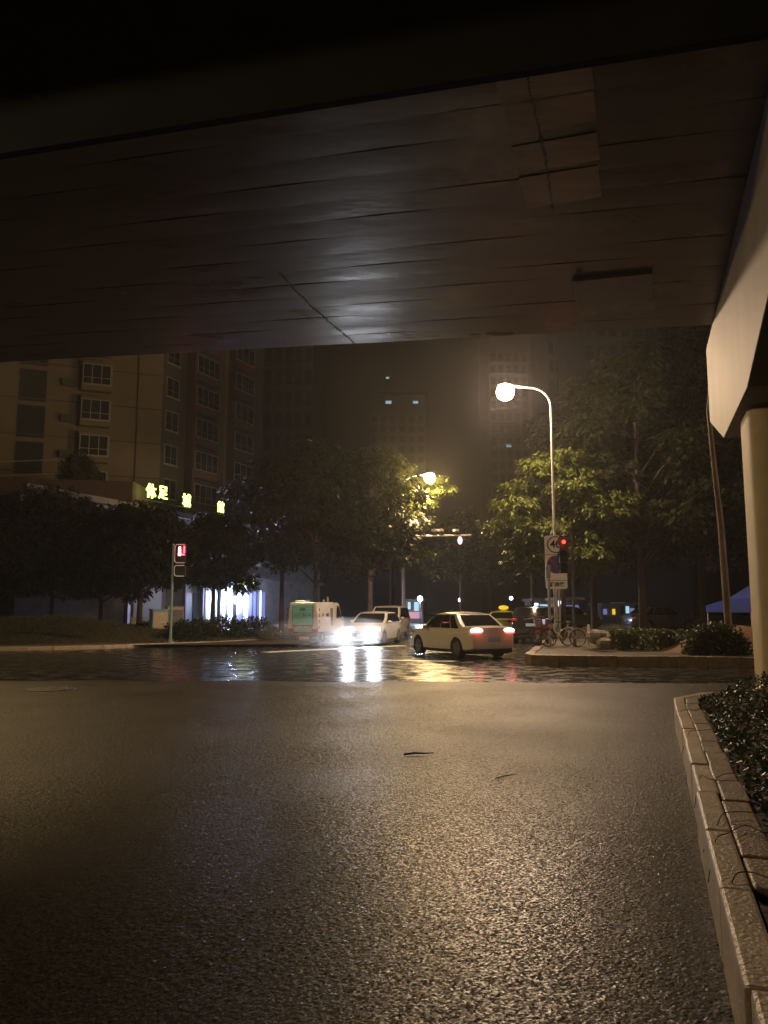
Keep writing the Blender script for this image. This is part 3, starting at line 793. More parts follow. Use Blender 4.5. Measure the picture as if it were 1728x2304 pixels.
for x in (-.45, -.15, .15, .45):
    MB().box((x, -1.885, .76), (.14, .02, .045)).build('reflector', M['tailoff'] if abs(x) > .3 else M['signwhite'], van)
for x in (-.33, 0, .33): MB().box((x, -1.80, 1.855), (.14, .02, .04)).build('marker_lamp', M['black'], van)
MB().box((0, -1.7, .42), (1.35, .30, .09)).build('bumper', M['shopwall'], van)
MB().box((0, 0, .36), (1.1, 3.2, .12)).build('chassis', M['black'], van)
MB().box((-.28, -1.2, 1.96), (.5, .7, .07)).build('roof_box', M['carwhite2'], van, bevel=.02)
MB().cyl((.35, .55, 2.05), .035, .26).build('beacon', M['cabinet'], van); MB().cyl((.05, .75, 1.98), .05, .14).build('beacon', M['cabinet'], van)
text_mesh('side_lettering', '8812', .22, M['metald'], van, (.765, -.55, 1.30), (math.pi/2, 0, math.pi/2), .003)
text_mesh('side_lettering', '环', .20, M['metald'], van, (.765, -1.18, 1.30), (math.pi/2, 0, math.pi/2), .003)

# ------------------------------------------------------------------ trees and plants
def leaf_cloud(centers, n_spray, spread, leaf, k=7, droop=.5, layer=.35):
    """sprays of leaflets; centers: (x,y,z,r)"""
    cs = np.array(centers, float)
    wgt = cs[:, 3]**2; wgt /= wgt.sum()
    idx = rng.choice(len(cs), n_spray, p=wgt)
    d = rng.normal(size=(n_spray, 3)); d /= np.linalg.norm(d, axis=1, keepdims=True)
    rad = rng.random(n_spray)**(1/2.2)
    pos = cs[idx, :3] + d*rad[:, None]*cs[idx, 3:4]*np.array([1, 1, layer])*spread
    out = (pos - cs[idx, :3]); oaz = np.arctan2(out[:, 1], out[:, 0])
    V = []; 
    for j in range(k):
        a = oaz + (j-(k-1)/2)*(2.4/k) + rng.normal(0, .25, n_spray)
        dr = -droop - .25*abs(j-(k-1)/2)/k + rng.normal(0, .22, n_spray)
        L = leaf*rng.uniform(.7, 1.25, n_spray); w = L*.36
        dirv = np.stack([np.cos(a)*np.cos(dr), np.sin(a)*np.cos(dr), np.sin(dr)], 1)
        sd = np.stack([-np.sin(a), np.cos(a), rng.normal(0, .3, n_spray)], 1)
        st = pos + rng.normal(0, leaf*.25, (n_spray, 3))
        mid = st + dirv*L[:, None]*.5 + np.array([0, 0, 1])*L[:, None]*.06
        V.append(np.stack([st, mid+sd*w[:, None]*.5, st+dirv*L[:, None], mid-sd*w[:, None]*.5], 1))
    V = np.concatenate(V, 0).reshape(-1, 3)
    F = np.arange(len(V)).reshape(-1, 4)
    return V, F

def tree(name, X, Y, z0, H, cr, label, cat='tree', base=.35, leaf=.30, nsp=900, mat='leaf', bark='bark', group=None, lean=(0, 0), nc=12, layer=.35, trunk_r=.16, clumps=None, flat=1.0, k=7):
    t = thing(name, (X, Y, z0), 0, label, cat, group)
    rnd = random.Random(int(X*131+Y*17))
    zc = H*base
    tp = [Vector((0,0,0)), Vector((lean[0]*.3, lean[1]*.3, zc*.5)), Vector((lean[0]*.6, lean[1]*.6, zc)), Vector((lean[0], lean[1], H*.86))]
    m = MB().tube(tp, [trunk_r*1.15, trunk_r*.95, trunk_r*.8, trunk_r*.25], 9)
    cs = []
    for i in range(nc):
        f = (i+.5)/nc; a = i*2.399+rnd.uniform(-.3, .3)
        h = zc + (H-zc)*(.08+.86*f)
        r = cr*math.sin(math.pi*(.16+.78*f)**.85)*rnd.uniform(.55, .95)*flat
        root = tp[2].lerp(tp[3], max(0, f-.12)*.95)
        c = Vector((lean[0]*f+r*math.cos(a), lean[1]*f+r*math.sin(a), h))
        mid = root.lerp(c, .5)+Vector((0, 0, .25))
        m.tube([root, mid, c], [trunk_r*.34*(1.2-f), trunk_r*.22*(1.2-f), .015], 6)
        cs.append((c.x, c.y, c.z, cr*rnd.uniform(.34, .55)))
    if clumps: cs += clumps
    m.build('trunk', M[bark], t, smooth=True)
    V, F = leaf_cloud(cs, nsp, 1.0, leaf, layer=layer, k=k)
    raw('crown', V, F, M[mat], t)
    return t

# lit tree behind the lamp post
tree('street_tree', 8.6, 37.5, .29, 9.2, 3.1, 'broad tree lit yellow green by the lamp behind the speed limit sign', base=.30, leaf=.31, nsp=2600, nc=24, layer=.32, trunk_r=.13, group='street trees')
# tree with the far lamp in its leaves
tree('street_tree', .6, 57.5, .14, 13.2, 3.0, 'tree by the camera gantry with the far lamp shining through its leaves', base=.35, leaf=.40, nsp=1900, nc=18, group='street trees', mat='leaf',
     clumps=[(2.9, -1.5, 9.9, .9), (3.9, -2.0, 9.9, .7), (2.0, -2.4, 8.9, 1.0), (1.9, -1.7, 9.0, 1.3), (3.3, -.8, 10.9, .8), (1.5, -3.0, 8.0, .9), (1.0, -3.0, 6.4, 1.0)])
tree('street_tree', -.9, 51.5, .14, 12.6, 3.6, 'leafy tree with a thin pale trunk left of the camera gantry', base=.30, leaf=.42, nsp=1700, nc=22, group='street trees', mat='leafd', bark='barkpale')
LT = [(-4.3, 49, 12.5, 3.6, 'dark tree behind the utility van'), (-6.6, 50.5, 11.4, 3.4, 'dark tree over the cold lit shop fronts, left of the van'),
      (-10.8, 49.5, 7.5, 2.8, 'dark tree whose leaves half hide the glowing roof letters'), (-13.4, 43, 7.2, 2.7, 'dark tree just behind the pedestrian signal'),
      (-16.6, 46, 7.6, 3.0, 'dark tree on the lawn left of the utility cabinets'), (-19.5, 46, 8.6, 3.6, 'dark tree below the beige flats'),
      (-24.5, 49, 8.2, 3.8, 'dark tree at the far left edge of the lawn')]
for (x, y, h, r, lb) in LT:
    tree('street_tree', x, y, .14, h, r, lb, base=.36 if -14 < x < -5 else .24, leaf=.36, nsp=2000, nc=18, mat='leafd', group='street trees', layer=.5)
RT = [(13.2, 40, 15.5, 4.2, 'tall dark tree right of the lamp lit one'), (17.5, 43, 17.5, 4.8, 'tallest dark tree behind the leaning trunk'), (12.6, 47, 15, 4.0, 'dark tree further back beyond the trimmed hedge'),
      (21.5, 38, 16.0, 4.5, 'dark tree above the blue tent'), (24.5, 50, 16, 5, 'dark tree at the far right behind the pier column')]
for (x, y, h, r, lb) in RT:
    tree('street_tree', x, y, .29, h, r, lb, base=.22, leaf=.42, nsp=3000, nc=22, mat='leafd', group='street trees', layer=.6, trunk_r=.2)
# far street trees fading into the haze
for i, (x, y, h) in enumerate([(12.5, 66, 11), (16.5, 78, 12), (7.5, 76, 11), (12.5, 92, 12), (22, 96, 12)]):
    tree('street_tree', x, y, .2, h, 3.4, ['hazy far tree beyond the taxi', 'hazy far tree on the right side of the street', 'hazy far tree past the gantry on the left kerb', 'very distant tree closing the left side of the street', 'very distant tree closing the right side of the street'][i],
         base=.35, leaf=.5, nsp=600, nc=12, mat='leafd', group='street trees', layer=.6, k=5)
# leaning bare trunk near the pier
tr = thing('leaning_tree', (0, 0, 0), 0, 'slender leaning tree trunk lit on one side, left of the pier column', 'tree')
A = at(1640, 1400, 23.4); B_ = at(1622, 1180, 23); Cc = at(1608, 1060, 22.8); D_ = at(1594, 925, 22.6); E_ = at(1606, 760, 22.6); F_ = at(1640, 560, 22.8)
A.z = .25
MB().tube([A, B_, Cc, D_, E_, F_], [.115, .09, .075, .06, .05, .04], 12).build('trunk', M['barkpale'], tr, smooth=True)
V, F = leaf_cloud([(F_.x+.6, F_.y+1.0, 13.6, 1.8), (F_.x-.3, F_.y+1.4, 14.4, 1.6), (F_.x+1.6, F_.y+.6, 13.8, 1.6)], 500, 1, .3)
raw('crown', V, F, M['leafd'], tr)

def bush(name, loc, r, n, leaf, label, cat, mat='leafbush', boxy=False, kind=None, group=None):
    t = thing(name, loc, 0, label, cat, group)
    N = n; 
    if boxy:
        p = rng.uniform(-1, 1, (N, 3)); ax = rng.integers(0, 3, N); p[np.arange(N), ax] = np.sign(p[np.arange(N), ax])*rng.uniform(.86, 1.02, N); p[:, 2] = np.abs(p[:, 2])
    else:
        p = rng.normal(size=(N, 3)); p /= np.linalg.norm(p, axis=1, keepdims=True); p *= (rng.random(N)**.3)[:, None]*rng.uniform(.85, 1.08, N)[:, None]; p[:, 2] = np.abs(p[:, 2])
    p *= np.array(r)
    a = rng.uniform(0, 6.28, N); e = rng.uniform(-.2, 1.1, N); L = leaf*rng.uniform(.6, 1.3, N)
    d = np.stack([np.cos(a)*np.cos(e), np.sin(a)*np.cos(e), np.sin(e)], 1)*L[:, None]
    s = np.stack([-np.sin(a), np.cos(a), rng.normal(0, .4, N)], 1)*L[:, None]*.28
    V = np.stack([p, p+d*.5+s, p+d, p+d*.5-s], 1).reshape(-1, 3); F = np.arange(len(V)).reshape(-1, 4)
    raw('foliage', V, F, M[mat], t)
    m = MB()
    for k in range(5):
        a = k*1.256; m.tube([(0, 0, 0), (r[0]*.3*math.cos(a), r[1]*.3*math.sin(a), r[2]*.4), (r[0]*.6*math.cos(a), r[1]*.6*math.sin(a), r[2]*.75)], [.025, .018, .008], 5)
    m.build('stems', M['bark'], t)
    return t
# hedge row in front of the shops, left
lb = ['low shrub at the foot of the pedestrian signal', 'shrub right of the pedestrian signal', 'wide shrub below the bright shop front', 'shrub left of the two low posts', 'dark shrub between the cabinets and the lawn']
for i, (px, y, r) in enumerate([(415, 36.2, (1.1, .8, .95)), (455, 37.5, (1.0, .8, .95)), (505, 38.5, (1.3, .9, 1.15)), (570, 40.0, (1.3, .9, 1.1)), (330, 39.5, (.9, .7, .8))]):
    q = at(px, 1370, y)
    bush('shrub', (q.x, q.y, .13), r, 2600, .16, lb[i], 'shrub', group='shrubs along the left pavement')
# right pavement plants
q = at(1440, 1370, 25.5)
bush('trimmed_hedge', (q.x, q.y, .285), (.85, .6, .62), 5000, .09, 'block shaped trimmed hedge on the right pavement', 'hedge', 'leaf', boxy=True)
q = at(1608, 1370, 22.7)
bush('shrub', (q.x, q.y, .28), (1.0, .6, .9), 4200, .14, 'wild shrub round the foot of the leaning trunk', 'shrub')
q = at(1520, 1370, 27.0)
bush('shrub', (q.x, q.y, .28), (1.3, .7, .55), 2600, .13, 'low dark shrub between the trimmed hedge and the leaning trunk', 'shrub')
m = MB()
rk = thing('rock_pile', (at(1390, 1370, 26.3).x, 26.3, .285), 0, 'heap of pale stones left of the trimmed hedge', 'rocks')
for k in range(9):
    a = random.uniform(0, 6.28); r = random.uniform(.16, .34)
    MB().ball((random.uniform(-.75, .6), random.uniform(-.3, .3), r*.5+(.22 if k > 5 else 0)), (r*1.4, r, r*.8), 8, 6, .12).build('stone', M['rock'], rk)

# earth mound at the right
def heightfield(name, cx, cy, sx, sy, h, mat, z0, n=40, kind='structure', rot=0):
    xs = np.linspace(-1, 1, n); V = []
    for j in xs:
        for i in xs:
            r2 = min(1, i*i+j*j); z = h*(1-r2)**1.5*(1+.2*math.sin(i*7+j*5)+.1*math.sin(i*19+3)) if r2 < 1 else 0
            x, y = i*sx, j*sy
            V.append((cx+x*math.cos(rot)-y*math.sin(rot), cy+x*math.sin(rot)+y*math.cos(rot), z0+z-.01))
    F = [(j*n+i, j*n+i+1, (j+1)*n+i+1, (j+1)*n+i) for j in range(n-1) for i in range(n-1)]
    o = raw(name, np.array(V), np.array(F), mat); o.data.polygons.foreach_set('use_smooth', [True]*len(F))
    return tag(o, kind=kind)
M['earth'] = pbr('reddish_earth', (0.17, 0.085, 0.035), 0.8, var=.35, vscale=1.6, bump=1, bscale=8)
heightfield('earth_mound', 12.6, 24.6, 4.2, 2.2, .95, M['earth'], .28)
heightfield('lawn', -20, 39.5, 15.5, 8.0, .95, M['soil'], .13, rot=.12)

def blades(name, pts_fn, N, h, w, mat, lean=.5):
    P = pts_fn(N); N = len(P)
    a = rng.uniform(0, 6.28, N); L = h*rng.uniform(.5, 1.3, N); t = rng.normal(0, lean, N)
    d = np.stack([np.cos(a)*np.sin(t), np.sin(a)*np.sin(t), np.cos(t)], 1)*L[:, None]
    s = np.stack([-np.sin(a), np.cos(a), np.zeros(N)], 1)*w
    V = np.stack([P-s, P+s, P+d], 1).reshape(-1, 3); F = np.arange(len(V)).reshape(-1, 3)
    return tag(raw(name, V, F, M[mat]), kind='stuff')
def lawn_pts(N):
    i = rng.uniform(-1, 1, N); j = rng.uniform(-1, 1, N); k = i*i+j*j < .97; i, j = i[k], j[k]
    r2 = i*i+j*j; z = .95*(1-r2)**1.5*(1+.2*np.sin(i*7+j*5)+.1*np.sin(i*19+3))
    x, y = i*15.5, j*8.0; c, s = math.cos(.12), math.sin(.12)
    return np.stack([-20+x*c-y*s, 39.5+x*s+y*c, .12+z], 1)
g = blades('lawn_grass', lawn_pts, 90000, .11, .012, 'grass'); tag(g, 'short rough grass covering the lawn at the left', 'grass')

# ground cover in the planter
def bed_pts(N):
    s = rng.uniform(1.3, k_end+2.6, N); o = rng.uniform(.35, 8.0, N)
    base = np.array(k0)[None, :] + s[:, None]*np.array(T)[None, :] + o[:, None]*np.array([T.y, -T.x, 0])[None, :]
    far = s > k_end+.2
    keep = ~(far & (o < .75+(s-k_end)*.75))
    base = base[keep]; o = o[keep]
    hh = .30 + np.clip((o-.42)*.7, 0, .30)*(1+.25*np.sin(base[:, 0]*5)+.25*np.sin(base[:, 1]*4.3)) 
    base[:, 2] = .29 + (hh-.25)*np.sqrt(rng.random(len(base)))
    return base
P = bed_pts(95000); N = len(P)
a = rng.uniform(0, 6.28, N); e = rng.normal(.25, .45, N); L = .055*rng.uniform(.6, 1.5, N)
d = np.stack([np.cos(a)*np.cos(e), np.sin(a)*np.cos(e), np.sin(e)], 1)*L[:, None]
s_ = np.stack([-np.sin(a), np.cos(a), rng.normal(0, .3, N)], 1)*L[:, None]*.25
V = np.stack([P, P+d*.5+s_, P+d, P+d*.5-s_], 1).reshape(-1, 3)
M['leafbed'] = leaf_mat('ground_cover_leaf', (0.035, 0.055, 0.018), .4)
tag(raw('ground_cover', V, np.arange(len(V)).reshape(-1, 4), M['leafbed']), 'low glossy ground cover filling the planting bed', 'ground cover', kind='stuff')
def catmull3(pts, k=4):
    P = [Vector(p) for p in pts]; P = [P[0]*2-P[1]] + P + [P[-1]*2-P[-2]]; out = []
    for i in range(1, len(P)-2):
        for j in range(k):
            t = j/k; a, b, c, d = P[i-1], P[i], P[i+1], P[i+2]
            out.append(.5*((2*b)+(c-a)*t+(2*a-5*b+4*c-d)*t*t+(3*b-a-3*c+d)*t**3))
    return out + [P[-2]]
# thin runners hanging over the kerb
for i, s in enumerate([2.3, 3.1, 3.5, 4.6, 6.9, 8.6]):
    pts = []
    r = random.Random(i)
    for k in range(7):
        f = k/6; o = .45-.47*f - .02*math.sin(f*3); q = kp(s - .35*f*r.uniform(.6, 1.4)+.05*math.sin(k*2+i), o if o > -.012 else -.012-.004)
        z = .36 + .05*math.sin(f*3.1) - (max(0, f-.82)*1.1)
        pts.append((q.x+r.uniform(-.02,.02), q.y+r.uniform(-.03,.03), z-.035*math.sin(f*3.1)))
    tag(MB().tube(catmull3(pts), .003, 5).build('creeper_runner', M['bark']), 'thin bare creeper stem hanging over the pale kerb', 'creeper', 'creeper stems over the kerb')

# ------------------------------------------------------------------ signs and signals
# traffic sign column: 40, no parking, street name
sg = thing('traffic_sign', (at(1262, 1400, 32.4).x, 32.4, .29), 0, 'white sign board with a 40 limit, a no parking disc and a street name', 'traffic sign')
x0 = at(1252, 1300, 32.4).x - at(1262, 1400, 32.4).x
def rounded(w, h, r, cx, cz, n=5):
    out = []
    for (sx, sz, a0) in ((1,1,0),(-1,1,90),(-1,-1,180),(1,-1,270)):
        for k in range(n+1):
            a = R(a0+90*k/n); out.append((cx+sx*(w/2-r)+r*math.cos(a), cz+sz*(h/2-r)+r*math.sin(a)))
    return out
def plate(w, h, r, cx, cz, y, th, name, mat, par):
    m = MB(); pr = rounded(w, h, r, cx, cz); n = len(pr)
    m.add([(x, y, z) for x, z in pr]+[(x, y+th, z) for x, z in pr], [tuple(range(n)), tuple(range(n, 2*n))]+[(i, (i+1) % n, n+(i+1) % n, n+i) for i in range(n)])
    return m.build(name, mat, par)
zt, zb_ = at(1252, 1205, 32.4).z-.29, at(1252, 1325, 32.4).z-.29
hh = zt-zb_; wS = .90
z1 = zb_+hh*.28; z2 = zb_+hh*.535
bz = [(zb_, z1-.01), (z1, zb_+hh*.635), (zb_+hh*.64, zt)]
a = plate(wS, hh, .09, x0, (zt+zb_)/2, 0, .02, 'board', M['signwhite'], sg)
for zz in (zb_+hh*.16, zb_+hh*.64): MB().box((x0, -.004, zz), (wS-.04, .006, .018)).build('panel_joint', M['ink'], sg)
cz = zb_+hh*.83
MB().ring((x0, -.008, cz), .31, .36, .014, 'Y', 40).build('red_ring', M['signred'], sg)
text_mesh('numerals', '40', .44, M['ink'], sg, (x0-.01, -.012, cz), (math.pi/2, 0, 0), .004, bold=.008)
cz2 = zb_+hh*.455
MB().cyl((x0, -.006, cz2), .34, .012, 'Y', 40).build('blue_disc', M['signblue'], sg)
MB().ring((x0, -.014, cz2), .33, .38, .012, 'Y', 40).build('red_ring', M['signred'], sg)
c_, s_2 = math.cos(R(45)), math.sin(R(45))
m = MB(); w_ = .045
for sgn in ((1,),):
    pts = [(-.235,-.235),(.235,.235)]
    q = [(-.235-w_*c_, -.235+w_*s_2), (-.235+w_*c_, -.235-w_*s_2), (.235+w_*c_, .235-w_*s_2), (.235-w_*c_, .235+w_*s_2)]
    m.add([(x0+x, -.018, cz2-z) for x, z in q]+[(x0+x, -.010, cz2-z) for x, z in q], [(0,1,2,3),(4,5,6,7),(0,1,5,4),(1,2,6,5),(2,3,7,6),(3,0,4,7)])
m.build('red_bar', M['signred'], sg)
text_mesh('street_name', '静祥路', .21, M['ink'], sg, (x0+.02, -.006, zb_+hh*.075), (math.pi/2, 0, 0), .004, bold=.006)
for xx in (-.09, .12): MB().tube([(x0+xx, .07, 0), (x0+xx, .07, zt-.3)], .038, 10).build('post', M['metal'], sg)

def signal(name, loc, rz, H, label, cat, boxes, polemat, off, lit, zrow):
    t = thing(name, loc, rz, label, cat); return t
# vehicle signal, seen edge-on, in front of the board
qx = at(1292, 1400, 27.6)
ts = thing('traffic_signal', (qx.x, 27.6, .285), 0, 'dark traffic signal showing red in front of the speed limit board', 'traffic light')
zt_ = at(1265, 1205, 27.6).z-.285; zb2 = at(1265, 1290, 27.6).z-.285
MB().tube([(0,0,0),(0,0,.4),(0,0,zt_+.1)], [.07,.05,.04], 12).build('pole', M['metald'], ts, smooth=True)
bx = at(1267, 1250, 27.6).x-qx.x
for zz in (zt_-.12, zb2+.15): MB().tube([(0, 0, zz), (bx, 0, zz)], .02, 8).build('bracket', M['metald'], ts)
hs = MB().box((bx+.02, 0, (zt_+zb2)/2), (.30, .16, zt_-zb2)).build('housing', M['black'], ts, bevel=.03)
for k, zz in enumerate((zt_-.23, (zt_+zb2)/2, zb2+.23)):
    m = MB()
    n = 18
    for i in range(n):
        a0_ = R(-35+250*i/n); a1_ = R(-35+250*(i+1)/n)
        for (r_) in (.17,):
            p = [(bx+.02+r_*math.cos(a0_), -.08, zz+r_*math.sin(a0_)), (bx+.02+r_*math.cos(a1_), -.08, zz+r_*math.sin(a1_)), (bx-.10+r_*math.cos(a1_), -.34, zz-.03+r_*math.sin(a1_)), (bx-.10+r_*math.cos(a0_), -.34, zz-.03+r_*math.sin(a0_))]
            p2 = [Vector(v)+Vector((math.cos(a0_)*.012, 0, math.sin(a0_)*.012)) for v in p]
            m.hull8(p, p2)
    m.build('visor', M['black'], hs)
    MB().ball((bx+.02, -.085, zz), (.07, .03, .07), 16, 8).build('signal_lens', M['redsig'] if k == 0 else M['black'], hs)
light('red_glow', 'POINT', (bx+.02, -.4, zt_-.23), 5, (1, .08, .04), ts, r=.1)
# slim post with a small control box in front of the board
qx = at(1237, 1400, 28.6)
ps = thing('signal_post', (qx.x, 28.6, .285), 0, 'slim galvanised post with a small box in front of the sign board', 'post')
zz = at(1237, 1275, 28.6).z-.285
MB().tube([(0,0,0),(0,0,zz)], [.055,.05], 12).build('pole', M['metal'], ps, smooth=True)
MB().box((-.02, 0, zz+.02-.2), (.18, .14, .46)).build('control_box', M['metal'], ps, bevel=.02)

# pedestrian signal, left
pc = at(383, 1450, 34.6)
pg = thing('pedestrian_signal', (pc.x, 34.6, .13), 0, 'pedestrian signal on a pale green pole showing the red man', 'traffic light')
top = at(386, 1224, 34.6).z-.13
MB().tube([(0,0,0),(0,0,.3),(0,0,top)], [.085,.06,.05], 12).build('pole', M['poleteal'], pg, smooth=True)
MB().cyl((0,0,.02), .17, .05).build('base_plate', M['poleteal'], pg)
hx = .34
for (za, zb3) in ((at(400, 1224, 34.6).z-.13, at(400, 1268, 34.6).z-.13), (at(400, 1271, 34.6).z-.13, at(400, 1298, 34.6).z-.13)):
    h_ = za-zb3; hs = MB().box((hx, 0, (za+zb3)/2), (.46, .18, h_-.03)).build('housing', M['black'], pg, bevel=.03)
    # pale border, its reflected light put in as a glow, open at the right
    m = MB(); xl, xr = hx-.24, hx+.20
    pts = [(xr, za-.03), (xl+.07, za-.03), (xl, za-.10), (xl, zb3+.10), (xl+.07, zb3+.03), (xr, zb3+.03)]
    m.tube([(x, -.105, z) for x, z in pts], .016, 6); m.build('visor_border', M['rimwhite'], hs)
za = at(400, 1224, 34.6).z-.13
figz = at(402, 1240, 34.6).z-.13
f_ = MB(); f_.ball((hx-.03, -.10, figz+.15), (.05, .02, .05), 10, 6); f_.box((hx-.03, -.10, figz), (.10, .03, .2)); f_.box((hx-.06, -.10, figz-.14), (.05, .03, .14)); f_.box((hx+.0, -.10, figz-.14), (.05, .03, .14))
f_.build('red_man', M['redmanhot'], pg)
MB().box((hx+.05, -.098, figz+.02), (.36, .02, .46)).build('red_lens', pbr('dark_red_lens', (.25, .01, .015), .3), pg)
n_ = MB()
n_.box((hx+.17, -.115, figz+.06), (.05, .02, .30), rz=0); n_.box((hx+.10, -.115, figz-.16), (.18, .02, .05)); n_.build('countdown_segments', M['redman'], pg)
light('red_glow', 'POINT', (hx+.1, -.35, figz), 6, (1, .05, .06), pg, r=.1)

# camera gantry
gx = at(908, 1300, 53.5)
ga = thing('camera_gantry', (gx.x, 53.5, .14), 0, 'traffic camera gantry with a long arm over the far street', 'gantry')
zA = at(908, 1207, 53.5).z-.14
MB().tube([(0,0,0),(0,0,zA+.4)], [.12,.09], 12).build('pole', M['metal'], ga, smooth=True)
xl = at(878, 1209, 53.5).x-gx.x; xr = at(1060, 1205, 53.5).x-gx.x
MB().tube([(xl, 0, zA-.04),(xr, 0, zA+.08)], [.09,.06], 10).build('arm', M['metal'], ga, smooth=True)
for px in (976, 990, 1024):
    x = at(px, 1200, 53.5).x-gx.x
    MB().tube([(x,0,zA+.05),(x,0,zA+.35)], .025, 6).build('bracket', M['metal'], ga)
    MB().box((x+.05,-.05,zA+.42), (.30,.40,.16), rz=.4).build('camera_housing', M['signwhite'], ga, bevel=.02)
x = at(1035, 1215, 53.5).x-gx.x
MB().ball((x, 0, zA-.28), (.17,.17,.28), 12, 8).build('flash_lamp', M['camled'], ga, smooth=True)

# ------------------------------------------------------------------ pavement furniture
def cab(px, y, w, d, h, rz, label, m1, m2=None, z0=.13):
    q = at(px, 1370, y); t = thing('utility_cabinet', (q.x, y, z0), rz, label, 'utility cabinet')
    MB().box((0,0,h/2+.05), (w,d,h-.1)).build('cabinet_body', M[m1], t, bevel=.015)
    MB().box((0,0,h+.02), (w+.08,d+.08,.05)).build('cabinet_roof', M[m1], t, bevel=.012)
    MB().box((0,0,.05), (w*.96,d*.96,.1)).build('plinth', M['shopwall'], t)
    MB().box((0,-d/2-.008,h/2), (w-.08,.014,h-.25)).build('cabinet_door', M[m2 or m1], t, bevel=.004)
    for k in range(3): MB().box((.0+w*.2, -d/2-.02, h*.35+k*.12), (.10,.01,.05)).build('sticker', M['metald'], t)
    return t
cab(358, 38.5, .80, .45, 1.42, -R(-38), 'teal and cream utility cabinet left of the pedestrian signal', 'cabteal', 'cabinet')
cab(393, 41.5, .85, .45, 1.55, -R(-30), 'pale utility cabinet half hidden behind the signal pole', 'cabinet', 'shopwall')
cab(311, 44.0, .70, .45, .95, -R(-20), 'low cream utility box beside a tree trunk', 'cabinet')
for px in (612, 631):
    q = at(px, 1440, 40.5)
    t = thing('post', (q.x, 40.5, .13), 0, 'short white post left of the utility van, ' + ('further from' if px == 612 else 'nearer to') + ' it', 'post', 'short posts by the van')
    MB().tube([(0,0,0),(0,0,.36)], .03, 8).build('post_body', M['signwhite'], t); MB().cyl((0,0,.37), .036, .02).build('cap', M['metald'], t)
q = on(340, 1432, .14)
m = MB().ball((0,0,.07), (.20,.13,.10), 12, 8, .15); tag(m.build('plastic_bag', M['litter'], loc=(q.x, q.y, .14)), 'crumpled white plastic bag on the ground left of the pedestrian signal', 'bag')
q = at(1323, 1370, 27.5)
t = thing('bollard', (q.x, q.y, .285), 0, 'slim white bollard on the right pavement beyond the bicycles', 'bollard')
MB().tube([(0,0,0),(0,0,.72)], .05, 12).build('bollard_body', M['signwhite'], t); MB().ball((0,0,.73), .05).build('cap', M['signwhite'], t)

# bicycles
def bicycle(loc, rz, label, frame):
    t = thing('bicycle', loc, rz, label, 'bicycle', 'shared bicycles on the pavement corner')
    wr = .30
    for x in (-.52, .52):
        w = bpy.data.objects.new('wheel', None); C.objects.link(w); w.parent = t; w.location = (x, 0, wr)
        MB().ring((0,0,0), wr-.035, wr, .035, 'Y', 32).build('tyre', M['rubber'], w)
        m = MB()
        for k in range(10):
            a = math.pi*k/10; m.tube([(-(wr-.04)*math.cos(a), 0, -(wr-.04)*math.sin(a)), ((wr-.04)*math.cos(a), 0, (wr-.04)*math.sin(a))], .003, 4)
        m.cyl((0,0,0), .035, .06, 'Y', 10); m.build('spokes', M['rim'], w)
        fm = MB()
        pts = [(x+(wr+.03)*math.cos(R(a)), 0, wr+(wr+.03)*math.sin(R(a))) for a in range(20, 161, 20)]
        fm.tube(pts, .02, 6); fm.build('mudguard', M['bikeframe'] if x > 0 else M['black'], t)
    m = MB(); m.tube([(-.38,0,.78),(-.30,0,.55),(-.05,0,.30),(.02,0,.28)], [.03,.035,.035,.03], 8); m.tube([(.02,0,.28),(.20,0,.80)], .022, 8)
    m.tube([(.02,0,.28),(.52,0,.30)], .016, 6); m.tube([(.12,0,.55),(.52,0,.30)], .014, 6); m.build('bike_frame', M[frame], t, smooth=True)
    MB().tube([(-.38,0,.80),(-.52,0,.30)], .02, 8).build('fork', M[frame], t)
    m = MB(); m.tube([(-.38,0,.76),(-.36,0,.98)], .015, 6); m.tube([(-.28,-.25,1.0),(-.37,-.12,.99),(-.37,.12,.99),(-.28,.25,1.0)], .013, 6); m.build('handlebar', M['black'], t)
    MB().ball((.22,0,.84), (.13,.08,.035), 12, 6).build('saddle', M['black'], t)
    m = MB()
    for i in range(5):
        m.box((-.56, -.14+.07*i, .86), (.20,.008,.16)); 
    m.box((-.66,0,.86), (.008,.3,.18)); m.box((-.46,0,.86), (.008,.3,.18)); m.box((-.56,0,.78), (.2,.3,.008)); m.build('basket', M['rim'], t)
    m = MB(); m.cyl((.02,0,.28), .07, .02, 'Y', 16); m.box((.02,.07,.20), (.03,.02,.16)); m.box((.02,-.07,.36), (.03,.02,.16)); m.build('crank', M['metald'], t)
    return t
q = at(1265, 1370, 27.2); b1 = bicycle((q.x, q.y, .30), 0.08, 'pale framed shared bicycle in front, its rear wheel nearest the signal pole', 'bikeframe')
q = at(1243, 1370, 28.0); b2 = bicycle((q.x, q.y, .30), -.05, 'dark framed shared bicycle behind the pale one', 'metald')
q = at(1222, 1370, 29.3)
sc_ = thing('electric_scooter', (q.x, q.y, .29), R(60), 'dark electric scooter with a red tail light behind the bicycles', 'scooter')
for x in (-.55, .55):
    w = bpy.data.objects.new('wheel', None); C.objects.link(w); w.parent = sc_; w.location = (x, 0, .22)
    MB().ring((0,0,0), .13, .22, .09, 'Y', 24).build('tyre', M['rubber'], w); MB().cyl((0,0,0), .13, .05, 'Y').build('rim', M['rim'], w)
m = MB(); pr = [(-.6,.42),(-.35,.40),(-.30,.26),(.05,.24),(.12,.45),(.65,.50),(.70,.66),(.1,.72),(.0,.45),(-.25,.36),(-.40,.95),(-.50,.93)]
